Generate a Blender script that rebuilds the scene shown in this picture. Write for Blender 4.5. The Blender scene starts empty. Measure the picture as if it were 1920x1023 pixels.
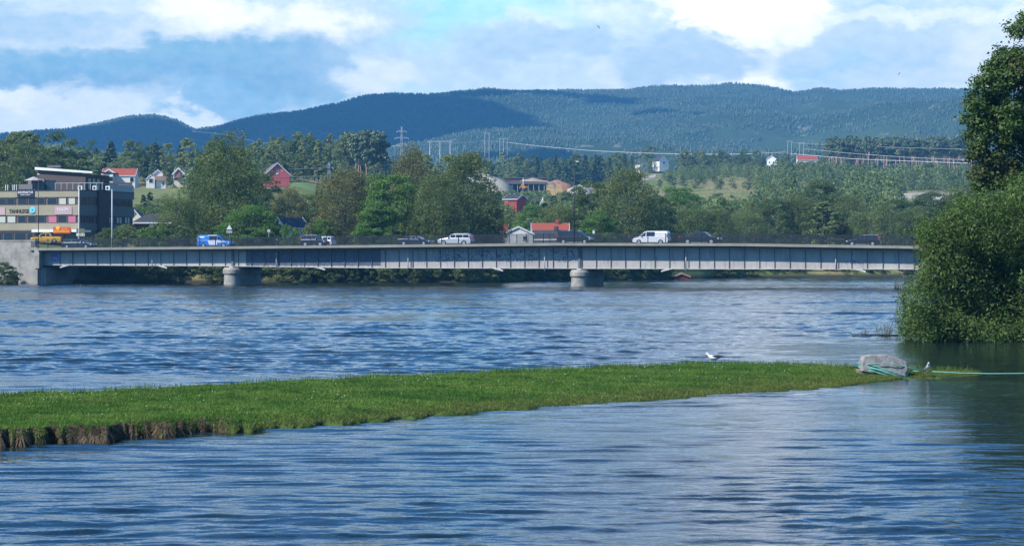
import bpy, bmesh, math, random
import numpy as np
from mathutils import Vector, Matrix, Euler, noise as mnoise

# ------------------------------------------------------------------ camera, sky, sun
SC = bpy.context.scene
COL = SC.collection
F = 4533.0      # focal length in photo pixels (85 mm)
H = 3.9         # camera height above the water
HY = 485.0      # photo row of the horizon
R = math.radians

cam_data = bpy.data.cameras.new('camera')
cam = bpy.data.objects.new('camera', cam_data)
COL.objects.link(cam)
cam.location = (0, 0, H)
cam.rotation_euler = (R(90), 0, 0)
cam_data.sensor_width = 36.0
cam_data.lens = 36.0 * F / 1920.0
cam_data.shift_y = -(511.5 - HY) / 1920.0
cam_data.clip_start = 0.5
cam_data.clip_end = 30000
SC.camera = cam

SUN_DIR = Vector((-0.85, -0.53, 0)).normalized()
SUN_EL = R(42)
sun_vec = Vector((SUN_DIR.x*math.cos(SUN_EL), SUN_DIR.y*math.cos(SUN_EL), math.sin(SUN_EL)))
sun_data = bpy.data.lights.new('sun', 'SUN')
sun_data.energy = 5.0
sun_data.angle = R(0.53)
sun_data.color = (1.0, 0.95, 0.87)
sun = bpy.data.objects.new('sun', sun_data)
COL.objects.link(sun)
sun.location = (-60, -60, 90)
sun.rotation_euler = sun_vec.to_track_quat('Z', 'Y').to_euler()

SC.view_settings.view_transform = 'Standard'
SC.view_settings.look = 'None'
SC.view_settings.exposure = 0.30
SC.view_settings.gamma = 1.0
SC.cycles.volume_step_rate = 1.0
SC.cycles.volume_bounces = 0
SC.cycles.max_bounces = 8
SC.cycles.transparent_max_bounces = 8
SC.cycles.caustics_reflective = False
SC.cycles.caustics_refractive = False

def lin(r, g, b):
    f = lambda c: (c/255/12.92) if c/255 <= 0.04045 else ((c/255+0.055)/1.055)**2.4
    return (f(r), f(g), f(b), 1.0)

class NG:
    """small helper to write node trees"""
    def __init__(s, nt):
        s.nt = nt; s.n = nt.nodes; s.l = nt.links
    def node(s, t, **kw):
        n = s.n.new(t)
        for k, v in kw.items(): setattr(n, k, v)
        return n
    def link(s, a, b): s.l.new(a, b)
    def put(s, inp, v):
        if isinstance(v, bpy.types.NodeSocket): s.l.new(v, inp)
        elif v is not None: inp.default_value = v
    def math(s, op, a, b=None, c=None, clamp=False):
        n = s.node('ShaderNodeMath', operation=op, use_clamp=clamp)
        s.put(n.inputs[0], a)
        if b is not None: s.put(n.inputs[1], b)
        if c is not None: s.put(n.inputs[2], c)
        return n.outputs[0]
    def vmath(s, op, a, b=None, out=0):
        n = s.node('ShaderNodeVectorMath', operation=op)
        s.put(n.inputs[0], a)
        if b is not None: s.put(n.inputs[1], b)
        return n.outputs[out]
    def noise(s, vec, scale, detail=3, rough=0.5, dist=0.0, out=0):
        n = s.node('ShaderNodeTexNoise')
        if vec is not None: s.put(n.inputs['Vector'], vec)
        n.inputs['Scale'].default_value = scale; n.inputs['Detail'].default_value = detail
        n.inputs['Roughness'].default_value = rough; n.inputs['Distortion'].default_value = dist
        return n.outputs[out]
    def mix(s, fac, a, b, blend='MIX'):
        n = s.node('ShaderNodeMix', data_type='RGBA', blend_type=blend)
        s.put(n.inputs[0], fac); s.put(n.inputs[6], a); s.put(n.inputs[7], b)
        return n.outputs[2]
    def ramp(s, v, a, b, lo=0.0, hi=1.0, smooth=True):
        n = s.node('ShaderNodeMapRange')
        n.interpolation_type = 'SMOOTHSTEP' if smooth else 'LINEAR'
        s.put(n.inputs[0], v)
        for i, x in enumerate((a, b, lo, hi)): s.put(n.inputs[1+i], x)
        return n.outputs[0]
    def comb(s, x, y, z):
        n = s.node('ShaderNodeCombineXYZ')
        s.put(n.inputs[0], x); s.put(n.inputs[1], y); s.put(n.inputs[2], z)
        return n.outputs[0]
    def sep(s, v):
        n = s.node('ShaderNodeSeparateXYZ'); s.put(n.inputs[0], v)
        return n.outputs

def build_world():
    w = bpy.data.worlds.new('World'); SC.world = w; w.use_nodes = True
    g = NG(w.node_tree); g.n.clear()
    sky = g.node('ShaderNodeTexSky', sky_type='NISHITA')
    sky.sun_disc = False
    sky.sun_elevation = SUN_EL
    sky.sun_rotation = math.atan2(SUN_DIR.x, SUN_DIR.y)
    sky.air_density = 1.0; sky.dust_density = 0.6; sky.ozone_density = 2.0
    tc = g.node('ShaderNodeTexCoord')
    x, y, z = g.sep(tc.outputs['Generated'])[:3]
    az = g.math('MULTIPLY', g.math('ARCTAN2', x, y), F/100)
    el = g.math('MULTIPLY', g.math('ARCSINE', z), F/100)
    # az, el: direction in hundreds of photo pixels from due north / above the horizon
    P = g.comb(az, el, 0)
    Pn = g.comb(az, g.math('MULTIPLY', el, 1.7), 0)
    wv = g.vmath('SUBTRACT', g.noise(Pn, 0.55, 6, 0.6, 0.2, out=1), (0.5, 0.5, 0.5))
    wv = g.vmath('MULTIPLY', wv, (3.2, 1.6, 0))
    wv2 = g.vmath('SUBTRACT', g.noise(Pn, 2.2, 5, 0.6, out=1), (0.5, 0.5, 0.5))
    wv2 = g.vmath('MULTIPLY', wv2, (0.7, 0.45, 0))
    Pw = g.vmath('ADD', g.vmath('ADD', P, wv), wv2)
    K = 13.5
    def C(r, g_, b): c = lin(r, g_, b); return (c[0]*K, c[1]*K, c[2]*K, 1)
    # ---- clouds over the rest of the sky
    hi = g.noise(g.comb(g.math('MULTIPLY', az, 0.09), g.math('MULTIPLY', el, 0.24), 3.3), 1.0, 6, 0.58, 0.4)
    shade = g.noise(g.comb(g.math('MULTIPLY', az, 0.12), g.math('MULTIPLY', el, 0.35), 7.7), 1.0, 5, 0.55)
    ccol = g.mix(g.ramp(shade, 0.40, 0.60), C(74, 150, 214), C(196, 226, 248))
    # upper sky: the sky model, deepened, seen between clouds
    skyc = g.mix(1.0, sky.outputs[0], (0.30, 0.82, 1.40, 1), 'MULTIPLY')
    cover = g.math('ADD', g.math('MULTIPLY', g.ramp(hi, 0.52, 0.64), g.ramp(el, 12, 26, 0.9, 0.4)), g.ramp(el, 11, 6, 0, 0.35), clamp=True)
    upper = g.mix(g.math('MULTIPLY', cover, 0.85), skyc, ccol)
    # the towering cumulus of the frame goes on above it
    tw = g.vmath('LENGTH', g.vmath('MULTIPLY', g.vmath('SUBTRACT', Pw, (3.0, 9.5, 0)), (1/3.0, 1/6.0, 0)), out=1)
    upper = g.mix(g.math('MULTIPLY', g.ramp(tw, 1.3, 0.5), g.ramp(shade, 0.42, 0.56, 0.1, 0.9)), upper, C(250, 252, 255))
    low = C(176, 204, 228)
    c = low
    tex = g.noise(Pn, 1.1, 6, 0.62)
    c = g.mix(g.ramp(tex, 0.35, 0.65), C(160, 192, 220), C(205, 222, 238))
    # cx, cy, rx, ry (photo pixels), colour, softness, opacity
    L = [
     (870, 34, 170, 74, (150, 214, 246), .5, 1.0), (805, 158, 70, 30, (150, 214, 245), .6, .9),
     (1010, 22, 120, 30, (178, 224, 246), .6, .6), (640, 178, 60, 22, (178, 222, 244), .6, .6),
     # left: white tops, then the blue-grey base of the big cloud
     (150, 30, 420, 70, (184, 204, 220), .6, .8), (620, 30, 150, 60, (176, 200, 218), .5, .8),
     (380, 34, 130, 42, (240, 245, 250), .45, 1), (600, 48, 80, 42, (238, 243, 249), .5, .95),
     (200, 78, 330, 34, (196, 212, 230), .6, .8), (60, 45, 190, 22, (140, 178, 212), .6, .7),
     (330, 126, 450, 52, (112, 164, 200), .30, 1.0), (640, 118, 120, 60, (122, 166, 204), .40, .95),
     (250, 150, 340, 20, (104, 154, 196), .6, .8),
     (90, 205, 330, 44, (206, 220, 234), .5, .9), (20, 175, 80, 14, (230, 238, 246), .6, .7),
     (430, 190, 140, 34, (112, 166, 208), .5, .9), (350, 222, 90, 16, (216, 228, 240), .6, .8),
     # middle
     (900, 120, 240, 60, (190, 212, 230), .5, .8), (720, 140, 70, 34, (222, 232, 242), .5, .8),
     (985, 55, 70, 30, (216, 226, 240), .5, .7), (1000, 90, 140, 34, (158, 188, 214), .5, .85),
     (1180, 20, 130, 18, (214, 228, 242), .7, .6),
     # right: bright towers and lavender bellies
     (1420, 22, 170, 42, (255, 255, 255), .3, 1), (1425, 105, 110, 80, (250, 252, 255), .35, 1),
     (1205, 140, 120, 36, (212, 224, 238), .6, .7),
     (1275, 105, 110, 56, (162, 190, 216), .3, .95), (1230, 40, 46, 26, (178, 204, 224), .5, .7),
     (1640, 105, 260, 62, (174, 198, 218), .28, .95), (1560, 140, 120, 26, (150, 192, 222), .7, .7),
     (1860, 120, 90, 60, (216, 226, 240), .6, .7), (1740, 40, 260, 16, (222, 232, 242), .6, .7),
     (1790, 4, 150, 14, (180, 204, 224), .6, .8), (1700, 158, 160, 18, (196, 212, 230), .7, .6),
    ]
    for cx, cy, rx, ry, rgb, soft, op in L:
        d = g.vmath('SUBTRACT', Pw, ((cx-960)/100, (HY-cy)/100, 0))
        d = g.vmath('MULTIPLY', d, (100/rx, 100/ry, 0))
        d = g.vmath('LENGTH', d, out=1)
        m = g.ramp(d, 1+soft, 1-soft, 0, op)
        c = g.mix(m, c, C(*rgb))
    # the fine texture keeps every cloud from being flat
    fine = g.noise(Pn, 3.0, 6, 0.6)
    c = g.mix(0.13, c, g.mix(g.ramp(fine, 0.3, 0.7), C(150, 186, 218), C(240, 245, 250)))
    c = g.mix(1.0, c, (1.18, 1.12, 1.0, 1), 'MULTIPLY')
    t = g.ramp(el, 5.2, 8.5)
    front = g.ramp(g.math('ABSOLUTE', az), 22, 12)
    t = g.math('MAXIMUM', t, g.math('SUBTRACT', 1.0, front), clamp=True)
    col = g.mix(t, c, upper)
    bg = g.node('ShaderNodeBackground')
    g.link(col, bg.inputs[0]); bg.inputs[1].default_value = 0.1
    out = g.node('ShaderNodeOutputWorld'); g.link(bg.outputs[0], out.inputs[0])
build_world()

# ------------------------------------------------------------------ materials
def mat(name, rgb, rough=0.7, metal=0.0, var=0.0, scale=1.0, spec=0.5, coat=0.0, bump=0.0, tint=None):
    """rgb is a linear base colour; var mottles it with noise in object space"""
    m = bpy.data.materials.new(name); m.use_nodes = True
    g = NG(m.node_tree); b = g.n['Principled BSDF']
    b.inputs['Roughness'].default_value = rough; b.inputs['Metallic'].default_value = metal
    b.inputs['Specular IOR Level'].default_value = spec
    b.inputs['Coat Weight'].default_value = coat; b.inputs['Coat Roughness'].default_value = 0.05
    c = (*rgb[:3], 1)
    if var > 0:
        tc = g.node('ShaderNodeTexCoord')
        n = g.noise(tc.outputs['Object'], scale, 5, 0.6)
        d = tint if tint else tuple(x*(1-var) for x in rgb[:3])
        g.link(g.mix(g.ramp(n, 0.3, 0.7), c, (*d[:3], 1)), b.inputs['Base Color'])
        if bump > 0:
            bp = g.node('ShaderNodeBump'); bp.inputs['Strength'].default_value = 1; bp.inputs['Distance'].default_value = bump
            g.link(n, bp.inputs['Height']); g.link(bp.outputs[0], b.inputs['Normal'])
    else:
        b.inputs['Base Color'].default_value = c
    return m

def foliage(name, rgb, alt, trans=0.36, lo=0.65, hi=1.35, clump_scale=5.0, gain=1.32):
    rgb = tuple(x*gain for x in rgb); alt = tuple(x*gain for x in alt)
    m = bpy.data.materials.new(name); m.use_nodes = True
    g = NG(m.node_tree); g.n.clear()
    geo = g.node('ShaderNodeNewGeometry'); oi = g.node('ShaderNodeObjectInfo'); tc = g.node('ShaderNodeTexCoord')
    rnd = geo.outputs['Random Per Island']
    clump = g.noise(tc.outputs['Object'], clump_scale, 4, 0.55)
    c = g.mix(g.ramp(clump, 0.38, 0.62), (*rgb, 1), (*alt, 1))
    c = g.mix(g.math('MULTIPLY', oi.outputs['Random'], 0.45), c, (*alt, 1))
    k = g.ramp(rnd, 0, 1, lo, hi, smooth=False)
    c = g.vmath('MULTIPLY', c, g.comb(k, k, k))
    c2 = g.vmath('MULTIPLY', c, (1.5, 1.35, 0.5))
    pb = g.node('ShaderNodeBsdfPrincipled'); pb.inputs['Roughness'].default_value = 0.55
    pb.inputs['Specular IOR Level'].default_value = 0.35
    g.link(c, pb.inputs['Base Color'])
    tr = g.node('ShaderNodeBsdfTranslucent'); g.link(c2, tr.inputs[0])
    mx = g.node('ShaderNodeMixShader'); mx.inputs[0].default_value = trans
    g.link(pb.outputs[0], mx.inputs[1]); g.link(tr.outputs[0], mx.inputs[2])
    out = g.node('ShaderNodeOutputMaterial'); g.link(mx.outputs[0], out.inputs[0])
    return m

M = {}
M['birch'] = foliage('birch_leaves', (0.135, 0.165, 0.060), (0.095, 0.135, 0.045))
M['birch_brown'] = foliage('birch_leaves_turning', (0.165, 0.155, 0.070), (0.12, 0.135, 0.055))
M['leaf_dark'] = foliage('dark_leaves', (0.065, 0.105, 0.038), (0.085, 0.125, 0.045))
M['leaf_green'] = foliage('green_leaves', (0.075, 0.165, 0.030), (0.095, 0.17, 0.038))
M['leaf_olive'] = foliage('olive_leaves', (0.150, 0.185, 0.070), (0.11, 0.155, 0.058))
M['leaf_pale'] = foliage('pale_leaves', (0.20, 0.24, 0.10), (0.155, 0.20, 0.085))
M['leaf_gold'] = foliage('golden_leaves', (0.35, 0.27, 0.03), (0.22, 0.22, 0.03))
M['willow'] = foliage('willow_leaves', (0.082, 0.124, 0.026), (0.048, 0.086, 0.020), 0.34, 0.45, 1.9)
M['maple'] = foliage('maple_leaves', (0.034, 0.080, 0.017), (0.058, 0.095, 0.020), 0.3, 0.5, 1.6)
M['maple_brown'] = foliage('maple_leaves_turning', (0.085, 0.085, 0.022), (0.05, 0.08, 0.02), 0.3, 0.5, 1.5)
M['spruce'] = foliage('spruce_needles', (0.060, 0.095, 0.050), (0.07, 0.115, 0.05), 0.1)
M['pine'] = foliage('pine_needles', (0.085, 0.12, 0.065), (0.10, 0.14, 0.07), 0.1)
M['bark'] = mat('bark', (0.10, 0.08, 0.06), 0.9, var=0.5, scale=9)
M['bark_birch'] = mat('birch_bark', (0.24, 0.22, 0.19), 0.8, var=0.6, scale=14)
M['bark_pine'] = mat('pine_bark', (0.50, 0.33, 0.24), 0.9, var=0.4, scale=12)
M['concrete'] = mat('concrete', (0.40, 0.38, 0.34), 0.9, var=0.35, scale=0.45, bump=0.02)
M['concrete_light'] = mat('pale_concrete', (0.40, 0.38, 0.33), 0.9, var=0.42, scale=0.9, bump=0.02)
M['white'] = mat('white_paint', (0.80, 0.80, 0.78), 0.5, var=0.06, scale=1)
M['cream'] = mat('cream_paint', (0.72, 0.66, 0.50), 0.6, var=0.08, scale=1)
M['red_barn'] = mat('red_barn_paint', (0.60, 0.13, 0.15), 0.8, var=0.15, scale=0.7)
M['red_wall'] = mat('red_wall_paint', (0.40, 0.05, 0.04), 0.8, var=0.15, scale=0.7)
M['roof_red'] = mat('red_roof_tiles', (0.36, 0.085, 0.05), 0.8, var=0.2, scale=1.5)
M['roof_dark'] = mat('dark_roof', (0.055, 0.058, 0.068), 0.7, var=0.3, scale=1.0)
M['roof_grey'] = mat('grey_roof', (0.16, 0.15, 0.15), 0.8, var=0.3, scale=1.0)
M['roof_tan'] = mat('tan_roof', (0.42, 0.27, 0.20), 0.8, var=0.2, scale=1.0)
M['brown_wall'] = mat('brown_cladding', (0.11, 0.075, 0.055), 0.8, var=0.2, scale=1.0)
M['glass'] = mat('window_glass', (0.02, 0.025, 0.035), 0.08, spec=0.6)
M['car_glass'] = mat('car_glass', (0.015, 0.02, 0.03), 0.05, spec=0.8)
M['tyre'] = mat('tyre_rubber', (0.02, 0.02, 0.022), 0.85)
M['rim'] = mat('alloy_rim', (0.55, 0.56, 0.58), 0.35, metal=0.6)
M['dark_metal'] = mat('dark_metal', (0.02, 0.026, 0.032), 0.5, metal=0.0)
M['galv'] = mat('galvanised_steel', (0.45, 0.47, 0.50), 0.5, metal=0.3)
M['headlight'] = mat('headlight_glass', (0.75, 0.78, 0.80), 0.12)
M['taillight'] = mat('taillight_glass', (0.50, 0.03, 0.02), 0.2)
M['plastic'] = mat('black_plastic', (0.025, 0.025, 0.028), 0.6)

# ------------------------------------------------------------------ helpers
def P3(px, py, Y):
    """the point at distance Y that the photo shows at (px, py)"""
    return Vector(((px-960)/F*Y, Y, H-(py-HY)/F*Y))

def tag(o, label=None, cat=None, group=None, kind=None):
    if label: o['label'] = label
    if cat: o['category'] = cat
    if group: o['group'] = group
    if kind: o['kind'] = kind
    return o

def empty(name, loc=(0, 0, 0), label=None, cat=None, group=None, kind=None, rz=0.0):
    o = bpy.data.objects.new(name, None); COL.objects.link(o)
    o.location = loc; o.rotation_euler = (0, 0, rz); o.empty_display_size = 0.5
    return tag(o, label, cat, group, kind)

def link_mesh(name, me, parent=None, mats=None):
    for m in (mats or []): me.materials.append(m)
    o = bpy.data.objects.new(name, me); COL.objects.link(o)
    if parent is not None: o.parent = parent
    return o

def np_mesh(name, V, Fc, smooth=False, midx=None):
    me = bpy.data.meshes.new(name)
    V = np.ascontiguousarray(V, dtype=np.float32); Fc = np.ascontiguousarray(Fc, dtype=np.int32)
    k = Fc.shape[1]
    me.vertices.add(len(V)); me.vertices.foreach_set('co', V.ravel())
    me.loops.add(Fc.size); me.loops.foreach_set('vertex_index', Fc.ravel())
    me.polygons.add(len(Fc)); me.polygons.foreach_set('loop_start', np.arange(0, Fc.size, k, dtype=np.int32))
    if midx is not None: me.polygons.foreach_set('material_index', np.asarray(midx, dtype=np.int32))
    me.update(calc_edges=True)
    me.polygons.foreach_set('use_smooth', np.full(len(Fc), smooth))
    return me

class MB:
    """collects faces in one frame and links them as one mesh object"""
    def __init__(s): s.v = []; s.f = []; s.m = []; s.cur = 0; s.sm = []
        
    def add(s, vs, fs, smooth=False):
        k = len(s.v); s.v += [tuple(v) for v in vs]
        for f in fs: s.f.append(tuple(i+k for i in f)); s.m.append(s.cur); s.sm.append(smooth)
        return s
    def box(s, x0, x1, y0, y1, z0, z1):
        vs = [(x0,y0,z0),(x1,y0,z0),(x1,y1,z0),(x0,y1,z0),(x0,y0,z1),(x1,y0,z1),(x1,y1,z1),(x0,y1,z1)]
        return s.add(vs, [(0,3,2,1),(4,5,6,7),(0,1,5,4),(1,2,6,5),(2,3,7,6),(3,0,4,7)])
    def prism(s, poly, axis, a, b):
        """poly: 2D outline; axis 'y' -> poly is (x,z) swept from y=a to y=b; 'x' -> (y,z); 'z' -> (x,y)"""
        n = len(poly)
        mk = {'y': lambda p, t: (p[0], t, p[1]), 'x': lambda p, t: (t, p[0], p[1]), 'z': lambda p, t: (p[0], p[1], t)}[axis]
        vs = [mk(p, a) for p in poly] + [mk(p, b) for p in poly]
        fs = [tuple(range(n)), tuple(range(2*n-1, n-1, -1))] + [(i, i+n, (i+1) % n+n, (i+1) % n) for i in range(n)]
        return s.add(vs, fs)
    def tube(s, pts, r, n=8, caps=True):
        pts = [Vector(p) for p in pts]; rs = r if isinstance(r, (list, tuple)) else [r]*len(pts)
        vs = []; fs = []
        up = Vector((0, 0, 1)); prev = None
        for i, p in enumerate(pts):
            d = (pts[min(i+1, len(pts)-1)] - pts[max(i-1, 0)])
            d = d.normalized() if d.length > 1e-9 else up
            if prev is None:
                a = d.cross(up) if abs(d.z) < 0.95 else d.cross(Vector((1, 0, 0)))
            else:
                a = prev - d*prev.dot(d)
            a.normalize(); prev = a; b = d.cross(a)
            for k in range(n):
                t = 2*math.pi*k/n
                vs.append(p + (a*math.cos(t)+b*math.sin(t))*rs[i])
        for i in range(len(pts)-1):
            for k in range(n):
                fs.append((i*n+k, i*n+(k+1) % n, (i+1)*n+(k+1) % n, (i+1)*n+k))
        if caps:
            fs.append(tuple(range(n-1, -1, -1))); fs.append(tuple((len(pts)-1)*n+k for k in range(n)))
        return s.add(vs, fs, True)
    def beam(s, a, b, w, h=None):
        h = h or w; a = Vector(a); b = Vector(b); d = (b-a).normalized()
        x = d.cross(Vector((0, 0, 1))) if abs(d.z) < 0.95 else d.cross(Vector((0, 1, 0)))
        x.normalize(); y = d.cross(x)
        vs = [p + x*sx*w/2 + y*sy*h/2 for p in (a, b) for sx, sy in ((-1,-1),(1,-1),(1,1),(-1,1))]
        return s.add(vs, [(3,2,1,0),(4,5,6,7),(0,1,5,4),(1,2,6,5),(2,3,7,6),(3,0,4,7)])
    def lathe(s, prof, c=(0, 0, 0), n=16, axis='z'):
        vs = []; fs = []
        for r, z in prof:
            for k in range(n):
                t = 2*math.pi*k/n
                if axis == 'z': vs.append((c[0]+r*math.cos(t), c[1]+r*math.sin(t), c[2]+z))
                else: vs.append((c[0]+r*math.cos(t), c[1]+z, c[2]+r*math.sin(t)))
        m = len(prof)
        for i in range(m-1):
            for k in range(n):
                fs.append((i*n+k, i*n+(k+1) % n, (i+1)*n+(k+1) % n, (i+1)*n+k))
        fs.append(tuple(range(n-1, -1, -1))); fs.append(tuple((m-1)*n+k for k in range(n)))
        return s.add(vs, fs, False)
    def build(s, name, m, parent=None, bevel=0.0, world=False):
        """world=True: coordinates are world ones, the parent (unrotated) only shifts them"""
        me = bpy.data.meshes.new(name)
        off = Vector(parent.location) if (world and parent is not None) else Vector((0, 0, 0))
        me.from_pydata([Vector(v)-off for v in s.v], [], s.f)
        ms = m if isinstance(m, (list, tuple)) else [m]
        for x in ms: me.materials.append(x)
        me.polygons.foreach_set('material_index', s.m)
        me.polygons.foreach_set('use_smooth', s.sm)
        bm = bmesh.new(); bm.from_mesh(me); bmesh.ops.recalc_face_normals(bm, faces=bm.faces); bm.to_mesh(me); bm.free()
        me.update()
        o = bpy.data.objects.new(name, me); COL.objects.link(o)
        if parent is not None: o.parent = parent
        if bevel > 0:
            b = o.modifiers.new('bevel', 'BEVEL'); b.width = bevel; b.segments = 2; b.limit_method = 'ANGLE'; b.angle_limit = R(30)
        return o

def tbox(name, m, parent, *a, bevel=0.0):
    return MB().box(*a).build(name, m, parent, bevel=bevel)

def text(name, s, size, m, parent, loc, width=None, rot=(R(90), 0, 0), extrude=0.03):
    cu = bpy.data.curves.new(name, 'FONT'); cu.body = s; cu.size = size; cu.extrude = extrude
    cu.align_x = 'CENTER'; cu.align_y = 'CENTER'; cu.offset = 0.012*size; cu.resolution_u = 3
    t = bpy.data.objects.new(name+'_curve', cu); COL.objects.link(t)
    me = bpy.data.meshes.new_from_object(t.evaluated_get(bpy.context.evaluated_depsgraph_get()))
    bpy.data.objects.remove(t)
    me.materials.clear(); me.materials.append(m)
    xs = [v.co.x for v in me.vertices]
    if width and xs:
        k = width/(max(xs)-min(xs))
        for v in me.vertices: v.co.x *= k
    o = bpy.data.objects.new(name, me); COL.objects.link(o); o.parent = parent
    o.location = loc; o.rotation_euler = rot
    return o
# ------------------------------------------------------------------ terrain
def smooth(t): t = np.clip(t, 0, 1); return t*t*(3-2*t)
BANK_X = [-3000, 0, 300, 700, 900, 960, 1100, 1240, 1320, 1400, 1700, 2200, 5000]
BANK_Y = [385, 385, 386, 394, 404, 428, 434, 452, 474, 505, 520, 540, 560]
def bank(u): return np.interp(u, BANK_X, BANK_Y)
TU = [-3000, 0, 350, 550, 750, 950, 1150, 1400, 1700, 4000]
TY = [380, 470, 600, 750, 900, 1200, 1600, 2000]
TZ = np.array([
 [6, 6.0, 3.5, 3.0, 3.0, 2.5, 2.5, 2.5, 2.5, 3],
 [7.2, 7.2, 4.5, 4.0, 3.6, 3.4, 3.0, 2.6, 2.6, 3],
 [13, 12, 10, 9, 7, 5.5, 5.5, 6, 7, 10],
 [28, 26, 26, 25.5, 14, 10, 11, 14, 15, 20],
 [38, 35, 33, 33, 22, 18, 21, 26, 25, 30],
 [50, 48, 45, 44, 34, 33, 38, 41, 38, 45],
 [52, 50, 48, 50, 52, 55, 60, 61, 60, 60],
 [44, 44, 44, 50, 55, 58, 62, 62, 60, 60]], dtype=float)
RX = [-3000, -600, 0, 60, 120, 180, 240, 290, 330, 365, 400, 450, 500, 560, 600, 640, 680, 740, 800, 860, 920, 960, 1050, 1130, 1180, 1220, 1260, 1320, 1370, 1420, 1450, 1490, 1540, 1580, 1640, 1700, 1800, 1900, 2600, 5000]
RY = [240, 250, 254, 248, 244, 233, 219, 216, 225, 243, 240, 227, 218, 213, 206, 203, 193, 186, 182, 174, 170, 173, 172, 171, 169, 163, 161, 162, 157, 161, 165, 174, 167, 172, 167, 168, 168, 170, 190, 240]
YR = 5000.0
_rng = np.random.default_rng(5)
_gn = _rng.random((64, 64))
def vnoise(x, y):
    """smooth value noise on arrays, 0..1"""
    xi = np.floor(x).astype(int); yi = np.floor(y).astype(int); fx = smooth(x-xi); fy = smooth(y-yi)
    a = _gn[xi % 64, yi % 64]; b = _gn[(xi+1) % 64, yi % 64]; c = _gn[xi % 64, (yi+1) % 64]; d = _gn[(xi+1) % 64, (yi+1) % 64]
    return (a*(1-fx)+b*fx)*(1-fy)+(c*(1-fx)+d*fx)*fy
def fbm(x, y, o=4):
    s = 0; a = 0.5
    for i in range(o): s = s+a*vnoise(x*2**i+i*17.3, y*2**i+i*9.1); a *= 0.5
    return s
def terrain_uz(u, Y):
    u = np.asarray(u, float); Y = np.asarray(Y, float); u, Y = np.broadcast_arrays(u, Y)
    Yc = np.clip(Y, TY[0], TY[-1])
    cols = np.stack([np.interp(Yc, TY, TZ[:, j]) for j in range(len(TU))], 0)
    j = np.clip(np.searchsorted(TU, u)-1, 0, len(TU)-2)
    tu = np.array(TU, float); t = smooth((u-tu[j])/(tu[j+1]-tu[j]))
    a = np.take_along_axis(cols.reshape(len(TU), -1), j.reshape(1, -1), 0).reshape(u.shape)
    b = np.take_along_axis(cols.reshape(len(TU), -1), (j+1).reshape(1, -1), 0).reshape(u.shape)
    z = a*(1-t)+b*t
    X = (u-960)/F*Y
    near = np.clip((Y-500)/300, 0, 1)
    z = z + near*(fbm(X/60, Y/60)-0.47)*7
    zr = H+(HY-np.interp(u, RX, RY))/F*YR
    z = z-1.9*np.exp(-((u-290)/95)**2)*np.exp(-((Y-790)/120)**2)
    q = np.clip((Y-1900)/(YR-1900), 0, 1)
    spur = (fbm(X/420+3, Y/520, 4)-0.47)*190*np.sin(np.pi*np.clip(q, 0, 1))**0.8
    m = z+(zr-z)*(q**1.25)+np.where(Y > 1900, spur, 0)
    m = np.where(Y > YR, zr-(Y-YR)*0.25, m)
    z = np.where(Y > 1900, m, z)
    k = np.clip((Y-bank(u))/8.0, -1, 1)
    z = np.where(k < 1, -1.5+(z+1.5)*smooth(k*0.5+0.5), z)
    return z
def ground(px, Y): return float(terrain_uz(px, Y))

def build_terrain():
    us = np.concatenate([np.linspace(-2600, -300, 60), np.linspace(-280, 2200, 420), np.linspace(2220, 4600, 60)])
    Ys = np.concatenate([np.linspace(378, 560, 120), np.linspace(564, 2000, 180), np.linspace(2020, 5000, 150), np.linspace(5060, 6200, 14)])
    U, Yg = np.meshgrid(us, Ys)
    Z = terrain_uz(U, Yg); X = (U-960)/F*Yg
    V = np.stack([X, Yg, Z], -1).reshape(-1, 3)
    n, m = Z.shape
    i = np.arange(n-1)[:, None]*m+np.arange(m-1)[None, :]
    Fc = np.stack([i, i+1, i+m+1, i+m], -1).reshape(-1, 4)
    me = np_mesh('hills', V, Fc, True)
    mt = bpy.data.materials.new('hill_ground'); mt.use_nodes = True
    g = NG(mt.node_tree); b = g.n['Principled BSDF']; b.inputs['Roughness'].default_value = 0.95; b.inputs['Specular IOR Level'].default_value = 0.1
    tc = g.node('ShaderNodeTexCoord').outputs['Object']
    x, y, z = g.sep(tc)[:3]
    n1 = g.noise(tc, 0.035, 6, 0.6); n2 = g.noise(tc, 0.5, 4, 0.6)
    meadow = g.mix(g.ramp(n1, 0.40, 0.60), (0.15, 0.19, 0.055, 1), (0.30, 0.25, 0.12, 1))
    meadow = g.mix(g.ramp(n2, 0.45, 0.7), meadow, (0.09, 0.13, 0.04, 1))
    n3 = g.noise(tc, 0.004, 5, 0.6); n4 = g.noise(tc, 0.03, 3, 0.6)
    wood = g.mix(g.ramp(n3, 0.42, 0.58), (0.035, 0.065, 0.030, 1), (0.055, 0.090, 0.038, 1))
    wood = g.mix(g.ramp(n4, 0.60, 0.72), wood, (0.19, 0.19, 0.15, 1))
    far = g.ramp(y, 1750, 1900)
    c = g.mix(far, meadow, wood)
    shore = g.ramp(z, 1.0, 0.2)
    c = g.mix(shore, c, (0.05, 0.045, 0.035, 1))
    g.link(c, b.inputs['Base Color'])
    o = link_mesh('hills', me, None, [mt]); tag(o, 'green river bank and wooded blue hills rising behind the bridge', 'hills', kind='structure')
build_terrain()

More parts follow.
